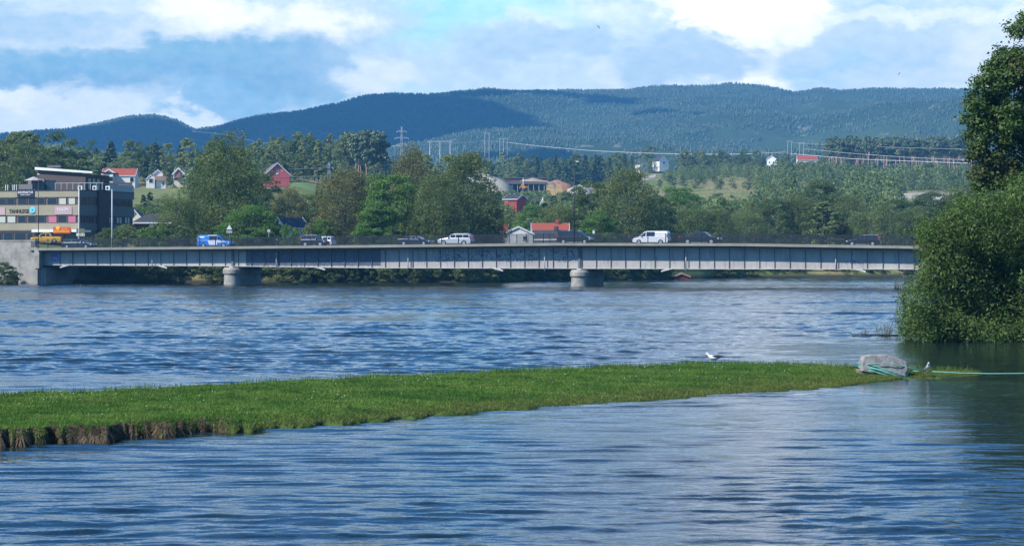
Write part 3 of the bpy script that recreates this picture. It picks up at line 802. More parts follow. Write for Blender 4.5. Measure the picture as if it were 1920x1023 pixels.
def vehicle(name, kind, L, px, right, paint, label, cat, yl, group='vehicles crossing the bridge', W=1.82, livery=None, at=None):
    """x runs from the tail (0) to the nose (L); built at the origin, then set on the deck"""
    T = {
     # (x/L, z): lower outline top line from tail to nose; greenhouse corners; wheel centres; wheel radius
     'hatch':  dict(h=1.52, belt=0.98, low=[(0, .35), (0.0, .78), (.02, .98), (.66, 1.0), (.76, .98), (.96, .76), (1, .60), (1, .33)], gh=[(.02, .98), (.07, 1.40), (.16, 1.51), (.46, 1.52), (.56, 1.44), (.74, .99)], wh=(.19, .81), r=.33),
     'sedan':  dict(h=1.46, belt=0.95, low=[(0, .35), (0.0, .85), (.03, .98), (.14, 1.0), (.66, .96), (.74, .93), (.95, .74), (1, .58), (1, .32)], gh=[(.10, .98), (.26, 1.38), (.38, 1.46), (.52, 1.45), (.60, 1.36), (.75, .95)], wh=(.20, .81), r=.33),
     'estate': dict(h=1.55, belt=0.98, low=[(0, .40), (0.0, .90), (.01, 1.0), (.66, 1.0), (.74, .97), (.95, .80), (1, .64), (1, .35)], gh=[(.015, .99), (.06, 1.46), (.14, 1.55), (.50, 1.55), (.58, 1.48), (.73, .99)], wh=(.20, .81), r=.34),
     'suv':    dict(h=1.72, belt=1.08, low=[(0, .45), (0.0, 1.0), (.01, 1.08), (.68, 1.10), (.76, 1.06), (.96, .92), (1, .72), (1, .42)], gh=[(.015, 1.08), (.05, 1.60), (.12, 1.70), (.50, 1.72), (.60, 1.64), (.75, 1.08)], wh=(.20, .81), r=.37),
     'van':    dict(h=1.92, belt=1.12, low=[(0, .40), (0.0, 1.1), (.005, 1.12), (.74, 1.12), (.82, 1.08), (.96, .92), (1, .70), (1, .35)], gh=[(.005, 1.12), (.02, 1.82), (.06, 1.91), (.58, 1.92), (.66, 1.84), (.82, 1.09)], wh=(.20, .82), r=.34),
     'pickup': dict(h=1.78, belt=1.10, low=[(0, .50), (0.0, 1.10), (.005, 1.12), (.34, 1.12), (.68, 1.10), (.76, 1.08), (.96, .98), (1, .78), (1, .48)], gh=[(.33, 1.12), (.37, 1.70), (.42, 1.77), (.58, 1.77), (.64, 1.70), (.76, 1.09)], wh=(.22, .80), r=.39),
    }[kind]
    root = empty(name, (0, 0, 0), label, cat, group)
    w = W/2; r = T['r']
    low = [(x*L, z) for x, z in T['low']]
    poly = list(low)
    for wx in (T['wh'][1]*L, T['wh'][0]*L):       # wheel arches cut into the sill line
        a = r*1.16
        poly.append((wx+a, 0.24))
        for k in range(1, 8):
            t = math.pi*k/8; poly.append((wx+a*math.cos(t), 0.24+(r+0.10+r*0.16)*math.sin(t)*0.95))
        poly.append((wx-a, 0.24))
    poly.append((0.02*L, 0.26))
    b = MB(); b.prism(poly, 'y', -w, w)
    gh = [(x*L, z) for x, z in T['gh']]; n = len(gh); wt = w*0.80; wb = w*0.97
    zb = min(p[1] for p in gh); zt = max(p[1] for p in gh)
    def hw(z): return wb+(wt-wb)*max(0, (z-zb)/(zt-zb))
    vs = [(x, -hw(z), z) for x, z in gh]+[(x, hw(z), z) for x, z in gh]
    fs = [tuple(range(n)), tuple(range(2*n-1, n-1, -1))]+[(i, i+n, (i+1) % n+n, (i+1) % n) for i in range(n)]
    b.add(vs, fs)
    body = b.build('body', paint, root, bevel=0.045)
    # glass: side panes, windscreen, rear window, each a few millimetres proud
    belt = zb+0.05; top = zt-0.11
    def xg(z, front):
        pts = gh[n//2:] if front else gh[:n//2+1]
        pts = sorted(pts, key=lambda p: p[1]); return float(np.interp(z, [p[1] for p in pts], [p[0] for p in pts]))
    cuts = {'hatch': (.33, .55), 'sedan': (.42, .56), 'estate': (.22, .44, .60), 'suv': (.24, .46, .62), 'van': (.36, .62), 'pickup': (.50,)}[kind]
    xs = [None]+[c*L for c in cuts]+[None]
    for sd in (-1, 1):
        for i in range(len(xs)-1):
            a0 = (xg(belt, False)+0.10 if xs[i] is None else xs[i]+0.05, xg(top, False)+0.14 if xs[i] is None else xs[i]+0.05)
            a1 = (xg(belt, True)-0.10 if xs[i+1] is None else xs[i+1]-0.05, xg(top, True)-0.14 if xs[i+1] is None else xs[i+1]-0.05)
            if kind == 'van' and livery and i == 0: continue
            if a1[0]-a0[0] < 0.12: continue
            q = [(a0[0], belt), (a1[0], belt), (max(a1[1], a0[1]+.05), top), (a0[1], top)]
            vv = [(x, sd*(hw(z)+0.006), z) for x, z in q]+[(x, sd*(hw(z)-0.02), z) for x, z in q]
            MB().add(vv, [(0,1,2,3),(7,6,5,4),(0,4,5,1),(1,5,6,2),(2,6,7,3),(3,7,4,0)]).build('side_window', M['car_glass'], root)
    for nm, front in (('windscreen', True), ('rear_window', False)):
        d_ = 0.012 if front else -0.012
        z0, z1 = zb+0.06, zt-0.09
        x0, x1 = xg(z0, front)+d_, xg(z1, front)+d_
        y0, y1 = hw(z0)-0.07, hw(z1)-0.06
        MB().add([(x0, -y0, z0), (x0, y0, z0), (x1, y1, z1), (x1, -y1, z1), (x0-d_*2, -y0, z0), (x0-d_*2, y0, z0), (x1-d_*2, y1, z1), (x1-d_*2, -y1, z1)],
                 [(0,1,2,3),(7,6,5,4),(0,4,5,1),(1,5,6,2),(2,6,7,3),(3,7,4,0)]).build(nm, M['car_glass'], root)
    for wx in T['wh']:
        for sd in (-1, 1):
            y = sd*(w-0.10)
            t = MB().lathe([(r*0.55, -0.10), (r*0.94, -0.11), (r, -0.06), (r, 0.06), (r*0.94, 0.11), (r*0.55, 0.10)], (wx*L, y, r), 20, 'y').build('wheel', M['tyre'], root)
            MB().lathe([(r*0.15, -0.02), (r*0.62, -0.005), (r*0.62, 0.02), (r*0.1, 0.03)] if sd > 0 else [(r*0.1, -0.03), (r*0.62, -0.02), (r*0.62, 0.005), (r*0.15, 0.02)], (wx*L, y+sd*0.112, r), 14, 'y').build('rim', M['rim'], t)
    zl = low[-2][1]
    for sd in (-1, 1):
        MB().box(L*0.945, L*0.985, sd*w*0.92-0.09 if sd > 0 else -w*1.008, w*1.008 if sd > 0 else -w*0.92+0.09, zl-0.02, zl+0.13).build('headlight', M['headlight'], root, bevel=0.02)
        MB().box(-0.012, 0.16, w*0.86 if sd > 0 else -w*1.006, w*1.006 if sd > 0 else -w*0.86, T['belt']-0.12, T['belt']+(0.30 if kind in ('suv', 'estate', 'van') else 0.06)).build('taillight', M['taillight'], root, bevel=0.015)
        mx = xg(zb+0.05, True)-0.42
        MB().box(mx, mx+0.14, sd*(w+0.10)-0.09, sd*(w+0.10)+0.09, zb+0.02, zb+0.20).build('mirror', paint if kind != 'van' else M['plastic'], root, bevel=0.03)
    MB().box(-0.03, 0.10, -w*0.94, w*0.94, 0.30, 0.52).build('bumper', M['plastic'] if kind in ('van', 'pickup', 'suv') else paint, root, bevel=0.03)
    MB().box(L-0.09, L+0.03, -w*0.94, w*0.94, 0.28, 0.52).build('bumper', M['plastic'] if kind in ('van', 'pickup', 'suv') else paint, root, bevel=0.03)
    MB().box(T['wh'][0]*L+r*1.3, T['wh'][1]*L-r*1.3, -w-0.012, w+0.012, 0.23, 0.31).build('sill', M['plastic'] if paint is not CP['black'] else M['galv'], root)
    if kind in ('suv', 'estate'):
        for sd in (-1, 1): MB().tube([(L*.10, sd*wt*.92, zt-.02), (L*.14, sd*wt*.92, zt+.05), (L*.48, sd*wt*.92, zt+.05), (L*.53, sd*wt*.92, zt-.03)], 0.018, 6).build('roof_rail', M['galv'], root)
    if kind == 'pickup':
        MB().box(0.10, L*.325, -w*0.86, w*0.86, 1.123, 1.16).build('bed_cover', M['plastic'], root, bevel=0.02)
    if livery == 'half_white':
        for sd in (-1, 1):
            y = sd*(w+0.004)
            MB().add([(L*.38, y, .42), (L*.62, y, .42), (L*.62, y, 1.05), (L*.33, y, 1.05)], [(0, 1, 2, 3)]).build('white_panel', CP['white'], root)
            MB().add([(L*.62, y, .75), (L*.93, y, .86), (L*.78, y, 1.05), (L*.62, y, 1.05)], [(0, 1, 2, 3)]).build('white_panel', CP['white'], root)
            hh = lambda z: sd*(hw(z)+0.004)
            MB().add([(L*.08, hh(1.5), 1.5), (L*.22, hh(1.5), 1.5), (L*.22, hh(1.68), 1.68), (L*.08, hh(1.68), 1.68)], [(0, 1, 2, 3)]).build('lettering_panel', CP['white'], root)
            MB().add([(L*.36, hh(1.82), 1.82), (L*.60, hh(1.82), 1.82), (L*.60, hh(1.89), 1.89), (L*.30, hh(1.89), 1.89)], [(0, 1, 2, 3)]).build('white_stripe', CP['white'], root)
    if at is None:
        s = S(px, yl); p = BW(s, yl, deck_z(s)-0.13); ang = BANG
        ang_z = math.atan2(deck_z(s+3)-deck_z(s-3), 6)
    else:
        p = at; ang = 0.05; ang_z = 0
    d = 1 if right else -1
    root.rotation_euler = (0, 0, ang if right else ang+math.pi)
    v = Matrix.Rotation(ang if right else ang+math.pi, 3, 'Z') @ Vector((L/2, 0, 0))
    root.location = p - v
    return root
NEAR, FAR = 2.6, 6.2
def LP_(x0, x1, yl): return abs(S(x1, yl)-S(x0, yl))
def put(name, kind, x0, x1, right, paint, label, cat, **kw):
    yl = NEAR if right else FAR
    return vehicle(name, kind, LP_(x0, x1, yl)*0.97, (x0+x1)/2, right, paint, label, cat, yl, **kw)
put('parked_hatchback', 'hatch', 119, 178, True, CP['teal'], 'dark teal hatchback at the left end of the bridge behind the white flagpole', 'car')
put('delivery_van', 'van', 373, 436, True, CP['blue'], 'bright blue and white van on the left half of the bridge', 'van', livery='half_white')
put('passenger_car', 'estate', 586, 627, False, CP['silver'], 'silver car half hidden behind the navy people carrier on the bridge', 'car')
put('people_carrier', 'suv', 567, 614, True, CP['navy'], 'navy people carrier with pale wheels before the silver car', 'car')
put('saloon_car', 'sedan', 748, 811, True, CP['navy'], 'dark blue saloon car just left of the silver off-roader on the bridge', 'car')
put('off_road_car', 'suv', 823, 887, False, CP['silver'], 'silver off-road car facing left in the middle of the bridge', 'car')
put('minibus', 'van', 1046, 1112, True, CP['black'], 'black minibus behind the tall black lamp post on the bridge', 'van')
put('transporter_van', 'van', 1188, 1256, False, CP['white'], 'white van facing left on the bridge', 'van', livery='panel')
put('pickup_truck', 'pickup', 1274, 1353, True, CP['black'], 'black pickup truck with covered bed on the bridge', 'pickup')
put('estate_car', 'estate', 1587, 1652, False, CP['black'], 'black estate car with red tail lamp, furthest right on the bridge', 'car')
p = P3(87, 452, 432); p.z = 6.75
vehicle('yellow_pickup', 'pickup', 5.4, 87, False, CP['yellow'], 'bright yellow pickup parked before the shop front of the office building', 'pickup', 0, group=None, at=p)

# ------------------------------------------------------------------ office building on the left
def build_office():
    c = P3(148, 452, 450); gz = 6.9
    phi = R(-17)
    B = empty('office_building', (c.x, c.y, gz), 'three-storey beige office building with brown rooftop floor at the left edge, signs on its front', 'building', rz=phi)
    fx = lambda px: (px-148)*0.1098
    fz = lambda py: H-(py-HY)*450/F-gz
    beige = mat('beige_cladding', (0.36, 0.32, 0.23), 0.8, var=0.12, scale=0.4)
    grey = mat('grey_green_cladding', (0.13, 0.15, 0.15), 0.8, var=0.12, scale=0.4)
    brown = mat('dark_brown_cladding', (0.10, 0.075, 0.075), 0.8, var=0.1, scale=0.4)
    maroon = mat('maroon_cladding', (0.06, 0.035, 0.04), 0.8)
    frame = mat('brown_window_frame', (0.13, 0.10, 0.10), 0.7)
    blind = mat('pale_blind', (0.50, 0.52, 0.46), 0.8); pink = mat('pink_poster', (0.52, 0.14, 0.24), 0.6)
    x0 = -34.0; D1, D2, D3 = 7.2, 11.5, 23.0
    zt = fz(357)
    # bands of the front; the window strips sit back between them
    core = MB().box(x0, -0.12, 0.20, D3-0.1, 0, zt-0.1); core.build('core', frame, B)
    for a, b in ((357, 369), (384, 403), (418, 431)):
        MB().box(x0, 0, 0, 0.30, fz(b), fz(a)).build('front_band', beige, B)
        MB().box(0.001, 0.12, 0.0, D1, fz(b), fz(a)).build('side_band', grey, B)
        MB().box(0.001, 0.12, D2, D3, fz(b), fz(a)+(0.25 if a == 357 else 0)).build('side_band', grey, B)
    MB().box(0.001, 0.55, D1, D2, 0, zt+0.05).build('stair_tower', maroon, B)
    MB().box(x0-0.1, 0.2, -0.1, D3, zt+0.002, zt+0.12).build('roof_edge', M['roof_dark'], B)
    # windows of the front
    def win(row, a, b, mt, nm='window'):
        y0, y1 = row; f_ = MB(); X0, X1 = fx(a), fx(b); Z0, Z1 = fz(y1), fz(y0); t = 0.10
        for q in ((X0, X1, Z0, Z0+t), (X0, X1, Z1-t, Z1), (X0, X0+t, Z0+t, Z1-t), (X1-t, X1, Z0+t, Z1-t)): f_.box(q[0], q[1], 0.08, 0.19, q[2], q[3])
        o = f_.build(nm, frame, B); MB().box(X0+t, X1-t, 0.12, 0.16, Z0+t, Z1-t).build('pane', mt, o)
    G = M['glass']
    for a, b, mt in ((-90, -75, G), (-74, -60, G), (-56, -42, blind), (-40, -26, G), (-24, -10, G), (-8, 10, G), (11, 27, G), (32, 50, G), (52, 66, G), (68, 84, G), (88, 106, G), (109, 124, blind), (127, 141, blind)): win((370, 383.5), a, b, mt)
    for a, b, mt in ((-90, -75, G), (-74, -60, blind), (-56, -42, G), (-40, -26, G), (-24, -12, G), (-10, 9, blind), (11, 28, blind), (32, 47, G), (51, 66, G), (69, 84, G), (89, 106, pink), (108, 125, G), (126, 142, pink)): win((403.5, 417.5), a, b, mt)
    # side windows
    for (ya, yb_), rows in (((0.3, D1-0.2), ((370, 383.5), (403.5, 417.5))), ((D2+0.5, D3-0.4), ((371, 384), (404, 417)))):
        for r0, r1 in rows:
            y = ya; k = 0
            while y+0.9 < yb_:
                o = MB().box(-0.11, 0.03, y, y+1.0, fz(r1), fz(r0)).build('window', frame, B)
                MB().box(0.031, 0.045, y+0.12, y+0.88, fz(r1)+0.12, fz(r0)-0.12).build('pane', blind if (ya > D2 and r0 > 400 and k % 3 != 2) else G, o)
                y += 1.18; k += 1
    # ground floor shop front
    for a, b in ((-80, -60), (-58, -38), (-36, -16), (-14, 2), (4, 23), (25, 47), (49, 60), (62, 84), (98, 120), (122, 142)):
        X0, X1 = fx(a), fx(b)
        o = MB().box(X0, X1, 0.10, 0.19, 0.35, fz(434)).build('shop_window', frame, B); MB().box(X0+0.12, X1-0.12, 0.06, 0.098, 0.5, fz(436)).build('pane', G, o)
    MB().box(fx(88.5), fx(97), -0.4, 0.15, 0, fz(437)).build('pillar', beige, B)
    MB().box(fx(-90), fx(62), -0.02, 0.16, fz(434), fz(431)-0.002).build('fascia', brown, B)
    MB().box(fx(63), 0.9, -0.9, -0.02, fz(435), fz(430)).build('canopy', M['white'], B)
    MB().box(0.5, 0.9, -0.018, 3.2, fz(435), fz(431)).build('canopy', M['white'], B)
    # penthouse: brown box with a wedge roof and a white fascia
    pz = zt+0.12
    p0 = fx(52)
    MB().prism([(p0, pz), (fx(144), pz), (fx(144), fz(325.5)), (p0, fz(317))], 'y', 3.5, 13.5).build('penthouse', brown, B)
    MB().prism([(fx(51), fz(316)), (fx(160), fz(324)), (fx(160), fz(320.5)), (fx(51), fz(311))], 'y', 2.8, 3.3).build('roof_fascia', M['white'], B)
    MB().prism([(fx(52), fz(313.5)), (fx(159), fz(323)), (fx(159), fz(320)), (fx(52), fz(310.5))], 'y', 3.302, 14).build('penthouse_roof', M['roof_dark'], B)
    MB().box(fx(36), fx(67), 3.2, 3.49, pz, fz(334)).build('grey_panel', mat('grey_panel', (0.20, 0.21, 0.21), 0.7), B)
    MB().box(fx(68), fx(87), 3.42, 3.495, pz, fz(336)).build('terrace_door', G, B)
    for a in (4.6, 6.4, 8.2, 10.0):
        MB().box(fx(144)+.003, fx(144)+.06, a, a+1.0, pz+.2, fz(333)).build('penthouse_window', blind if a < 9 else G, B)
    MB().box(fx(68), fx(94), 4.2, 5.4, fz(312), fz(307.5)).build('roof_vent', M['roof_grey'], B)
    # terrace railing, air units, parasol
    rail = MB()
    for k in range(9):
        x = fx(102+k*11); rail.box(x-0.04, x+0.04, 0.3, 0.38, pz, pz+1.25)
    rail.box(fx(101), fx(192), 0.3, 0.38, pz+1.25, pz+1.33)
    for k in range(20): rail.box(0.0, 0.08, 12+k*0.55, 12.12+k*0.55, pz+0.1, pz+1.5)
    rail.box(0, 0.08, 0.382, D3, pz+1.33, pz+1.40); rail.build('terrace_railing', M['galv'], B)
    MB().box(0.02, 0.06, 12, D3, pz+0.1, pz+1.3).build('terrace_screen', mat('frosted_screen', (0.30, 0.36, 0.36), 0.4), B)
    MB().box(fx(31), fx(57), 0.6, 1.2, pz, pz+1.15).build('terrace_planter', mat('terrace_planter_grey', (0.17, 0.17, 0.16), 0.8), B)
    for k in (7, 11, 21, 24, 28): MB().box(fx(k)-0.05, fx(k)+0.05, 0.4, 0.5, pz, pz+1.1).build('terrace_post', M['white'], B)
    c2 = (0, 0)
    for px, yy in ((147, 1.0), (169, 2.2), (187, 3.6)):
        u = MB().box(fx(px)-0.45, fx(px)+0.45, yy-0.4, yy-0.05, pz, pz+0.75).build('air_unit', M['white'], B, bevel=0.04)
        MB().lathe([(0.05, -0.01), (0.26, -0.01), (0.26, 0.0), (0.05, 0.0)], (fx(px)-0.05, yy-0.41, pz+0.37), 16, 'y').build('fan_grille', M['plastic'], u)
    # signs
    cyan = mat('cyan_emblem', (0.16, 0.62, 0.75), 0.5); ink = mat('sign_black', (0.03, 0.03, 0.03), 0.6); navy = mat('sign_navy', (0.012, 0.014, 0.05), 0.5)
    T = lambda nm, s, size, m, px, py, y, par, w: text(nm, s, size, m, par, (fx(px), y, fz(py)), w)
    T('sign_lettering', 'TANNLEGE', 1.0, ink, 35, 395.5, -0.05, B, fx(54)-fx(16.5))
    MB().lathe([(0.1, -0.05), (0.58, -0.05), (0.62, 0.0), (0.1, 0.0)], (fx(60.5), -0.01, fz(393)), 20, 'y').build('round_emblem', cyan, B)
    MB().lathe([(0.02, -0.02), (0.18, -0.02), (0.18, 0.0), (0.02, 0.0)], (fx(60.5), -0.07, fz(393)), 12, 'y').build('emblem_centre', mat('emblem_blue', (0.05, 0.30, 0.42), 0.5), B)
    for dx, dz in ((-.1, -.62), (.2, -.60), (.45, -.5)): MB().box(fx(60.5)+dx-.1, fx(60.5)+dx+.1, -0.05, -0.002, fz(393)+dz-.12, fz(393)+dz+.06).build('emblem_mark', navy, B)
    s1 = MB().box(fx(32), fx(64), -0.16, -0.01, fz(368.5), fz(354)).build('kiropraktor_sign', navy, B)
    T('sign_lettering', 'KIROPRAKTOR', 0.62, M['white'], 48, 360, -0.19, B, fx(62.5)-fx(33.5)); T('sign_lettering', 'NAPRAPAT OSTEOPAT', 0.25, M['white'], 48, 364.5, -0.19, B, fx(57.5)-fx(39))
    s2 = MB().box(fx(103), fx(135), -0.10, -0.01, fz(402), fz(387)).build('frisor_sign', mat('pink_sign', (0.50, 0.33, 0.36), 0.6), B)
    T('sign_lettering', 'FRIS\u00d8R', 0.75, M['white'], 118.5, 393, -0.13, B, fx(129)-fx(107)); T('sign_lettering', 'Rafaels', 0.3, M['white'], 118.5, 398.5, -0.13, B, fx(126)-fx(112))
    s3 = MB().box(fx(-20), fx(8.5), -0.10, -0.01, fz(402), fz(388)).build('small_pink_sign', mat('pink_sign_pale', (0.52, 0.36, 0.38), 0.6), B)
    red = mat('orange_red_sign', (0.62, 0.07, 0.02), 0.5); yel = mat('sign_yellow', (0.85, 0.42, 0.04), 0.5)
    s4 = MB().box(fx(104.5), fx(137), -1.05, -0.91, fz(437.5), fz(425.5)).build('orange_sign', red, B)
    MB().box(fx(106), fx(135.5), -1.09, -1.052, fz(436.3), fz(431.5)).build('sign_band', mat('sign_orange', (0.80, 0.20, 0.02), 0.5), B)
    T('sign_lettering', 'FLISESENTER', 0.5, yel, 121, 434, -1.12, B, fx(134.5)-fx(107)); T('sign_lettering', 'orsk', 0.45, yel, 126, 428.7, -1.08, B, fx(132)-fx(119))
    MB().lathe([(0.27, -0.03), (0.42, -0.03), (0.42, 0.0), (0.27, 0.0)], (fx(113.5), -1.10, fz(427)), 18, 'y').build('yellow_ring', yel, B)
    T('sign_lettering', 'N', 0.42, yel, 113.5, 427, -1.09, B, 0.3)
    # parasol on the terrace
    R_ = Matrix.Rotation(phi, 3, 'Z')
    pp = Vector((c.x, c.y, gz))+R_ @ Vector((fx(53), 2.0, pz))
    g = empty('parasol', pp, 'pale parasol on the roof terrace of the office building', 'parasol')
    MB().tube([(0, 0, 0), (0, 0, 2.2)], 0.04, 6).build('pole', M['galv'], g)
    MB().lathe([(1.75, 1.85), (1.70, 1.95), (0.9, 2.3), (0.1, 2.6)], n=8).build('canopy', mat('parasol_cloth', (0.45, 0.38, 0.38), 0.8), g)
    # town sign before the corner
    q = P3(151, 440, 440)
    g = empty('notice_board', (q.x, q.y, 6.8), 'green notice board with a white plate behind the white flagpole', 'sign')
    for sx in (-0.5, 0.5): MB().tube([(sx, 0, 0), (sx, 0, 2.6)], 0.04, 6).build('leg', M['galv'], g)
    MB().box(-0.75, 0.75, -0.1, -0.05, 1.75, 2.6).build('board', mat('sign_green', (0.16, 0.17, 0.10), 0.6), g)
    MB().box(-0.75, 0.75, -0.1, -0.05, 1.25, 1.73).build('plate', M['white'], g)
build_office()

# ------------------------------------------------------------------ houses
def house(name, px, py_base, Y, w, d, eave, ridge, wall, roof, label, gable='front', rz=0.0, windows=(), chimney=False, over=0.35, barge=None, group=None, base=None, door=False):
    """gable='front': the gable looks at the river. windows: (x, z, w, h) on the front wall, x from its middle"""
    p = P3(px, py_base, Y)
    if base is not None: p.z = base
    o = empty(name, p, label, 'house', group, rz=rz)
    m = MB(); low = -4.0
    if gable == 'front': prof = [(-w/2, low), (w/2, low), (w/2, eave), (0, ridge), (-w/2, eave)]; m.prism(prof, 'y', 0, d)
    else: prof = [(0, low), (d, low), (d, eave), (d/2, ridge), (0, eave)]; m.prism(prof, 'x', -w/2, w/2)
    m.build('wall', wall, o)
    half = w/2 if gable == 'front' else d/2
    sl = (ridge-eave)/half; t = 0.16; e = over
    rm = MB()
    for sg in (-1, 1):
        if gable == 'front':
            a = (sg*(half+e), eave-sl*e+0.02); b = (0, ridge+0.02)
            rm.prism([a, b, (b[0], b[1]+t), (a[0], a[1]+t)], 'y', -e, d+e)
        else:
            cy = d/2; a = (cy+sg*(half+e), eave-sl*e+0.02); b = (cy, ridge+0.02)
            rm.prism([a, b, (b[0], b[1]+t), (a[0], a[1]+t)], 'x', -w/2-e, w/2+e)
    ro = rm.build('roof', roof, o)
    bg = barge or M['white']
    bm_ = MB()
    if gable == 'front':
        for sg in (-1, 1): bm_.prism([(sg*(half+e+0.02), eave-sl*e-0.12), (0, ridge-0.10), (0, ridge+t+0.05), (sg*(half+e+0.02), eave-sl*e+t+0.03)], 'y', -e-0.08, -e-0.003)
    else:
        bm_.box(-w/2-e, w/2+e, -e-0.10, -e-0.003, eave-sl*e-0.10, eave-sl*e+0.12)
        for sx in (-1, 1):
            x = sx*(w/2+e+0.04)
            for sg in (-1, 1): bm_.prism([(d/2+sg*(half+e), eave-sl*e-0.12), (d/2, ridge-0.1), (d/2, ridge+t+0.05), (d/2+sg*(half+e), eave-sl*e+t+0.03)], 'x', x-0.035, x+0.035)
    bm_.build('bargeboard', bg, ro)
    for x, z, ww, hh in windows:
        f_ = MB()
        for q in ((x-ww/2, x+ww/2, z, z+.1), (x-ww/2, x+ww/2, z+hh-.1, z+hh), (x-ww/2, x-ww/2+.1, z+.1, z+hh-.1), (x+ww/2-.1, x+ww/2, z+.1, z+hh-.1)): f_.box(q[0], q[1], -0.09, -0.002, q[2], q[3])
        wo = f_.build('window', M['white'], o); MB().box(x-ww/2+.1, x+ww/2-.1, -0.05, -0.002, z+.1, z+hh-.1).build('pane', M['glass'], wo)
    if chimney:
        cx, cy = (w*0.15, d*0.5) if gable == 'front' else (w*0.2, d*0.45)
        MB().box(cx-.35, cx+.35, cy-.35, cy+.35, ridge-0.8, ridge+0.9).build('chimney', M['roof_red'] if roof is M['roof_red'] else M['roof_dark'], ro)
    return o
def k(Y): return Y/F
# red barn with its gable to the river
q = k(770)
house('red_barn', 519, 358, 770, 44*q, 13, 55*q-1.5, 52*q, M['red_barn'], M['roof_grey'], 'tall dark red barn with white-edged gable on the hillside', rz=R(-8),
      windows=((-.15, 36*q, 1.0, 1.1), (-.15, 31*q, 1.0, 1.0)), over=0.5) if False else None
o = house('red_barn', 520, 358, 770, 46*q, 14, 31*q, 52*q, M['red_barn'], M['roof_grey'], 'tall dark red barn with white-edged gable on the hillside', rz=R(12), over=0.45,
      windows=((0.0, 36.5*q, 0.8, 0.8),))
MB().add([(-.35, -.1, 31*q), (.35, -.1, 31*q), (.35, -.1, 34*q), (-.35, -.1, 34*q)], [(0, 1, 2, 3)]).build('hatch', M['white'], o)
for sx in (-1, 1): MB().prism([(sx*1.6-.25, 37*q), (sx*1.6+.25, 37*q), (sx*1.6, 39*q)], 'y', -.08, -.002).build('vent', M['white'], o)
MB().box(-22.9*q, 22.9*q, -0.03, -0.002, 24.2*q, 25*q).build('trim_board', mat('faded_red_board', (0.42, 0.10, 0.09), 0.8), o)
MB().box(-22.9*q, 22.9*q, -0.03, -0.002, 8.2*q, 9.4*q).build('trim_board', mat('faded_red_board_low', (0.42, 0.12, 0.10), 0.8), o)
# white houses on the left hill
q = k(750)
o = house('orange_roof_house', 222, 349, 750, 62*q, 8, 20*q, 33*q, M['white'], M['roof_red'], 'white house with orange-red tiled roof behind the office building', gable='side', windows=((4.2, 1.2, 1.3, 1.6),), over=0.2)
g_ = MB(); x0, x1 = -22*q, 0*q
g_.prism([(x0, -3), (x1-1.2, -3), (x1-1.2, 21*q), ((x0+x1)/2-.6, 28*q), (x0, 21*q)], 'y', -3.0, -0.6); g_.build('cross_wing', M['white'], o)
for sg in (-1, 1):
    cx = (x0+x1)/2-.6; MB().prism([(cx+sg*13*q, 20.5*q), (cx, 29.5*q), (cx, 32*q), (cx+sg*13*q, 23*q)], 'y', -3.6, -0.3).build('wing_roof', M['white'] if sg > 0 else M['white'], o)
MB().box(x0+.8, x0+2.4, -3.08, -3.002, 9*q, 17*q).build('wing_window', M['glass'], o)
MB().box(-24*q, 30*q, -4.2, -3.9, -1.5, 1.0).build('balcony_rail', M['brown_wall'], o)
q = k(790)
o = house('white_gable_house', 282, 350, 790, 16*q, 9, 14*q, 22*q, M['white'], M['roof_red'], 'white gabled house on the lawn left of the cream house, with a low tan-roofed wing', windows=((0.2, 1.2, 1.4, 1.5),), over=0.15, rz=R(6))
MB().prism([(4*q, 8*q), (22*q, 8*q), (22*q, 24*q), (13*q, 31*q), (4*q, 24*q)], 'y', 4, 9).build('rear_gable', M['white'], o)
MB().prism([(10*q, -3), (28*q, -3), (28*q, 12*q), (10*q, 12*q)], 'y', 1.0, 8).build('side_wing', M['white'], o)
MB().prism([(8*q, 12*q), (29*q, 12*q), (29*q, 20*q), (8*q, 20*q)], 'y', 0.4, 8.5).build('wing_roof', M['roof_tan'], o)
for sg in (-1, 1): MB().prism([(13*q+sg*10*q, 23*q), (13*q, 31.5*q), (13*q, 33.5*q), (13*q+sg*10*q, 25*q)], 'y', 3.6, 3.95).build('bargeboard', M['white'], o)
MB().box(22*q, 25*q, 0.9, 0.998, 3*q, 9*q).build('door', M['brown_wall'], o)
q = k(800)
o = house('cream_house', 341, 344, 800, 30*q, 9, 11*q, 30*q, M['cream'], M['roof_dark'], 'cream house with steep dark roof left of the big birch', gable='side', windows=((2.2, 1.0, 1.2, 1.1), (-2.2, 1.0, 1.4, 1.3)), over=0.15)
MB().prism([(-14*q, 11*q), (2*q, 11*q), (-6*q, 28*q)], 'y', -1.6, 2).build('dormer', mat('dusky_red_boards', (0.30, 0.14, 0.13), 0.8), o)
for sg in (-1, 1): MB().prism([(-5*q+sg*12*q, 15*q), (-5*q, 27*q), (-5*q, 30*q), (-5*q+sg*12*q, 18*q)], 'y', -2.0, -1.62).build('bargeboard', M['white'], o)
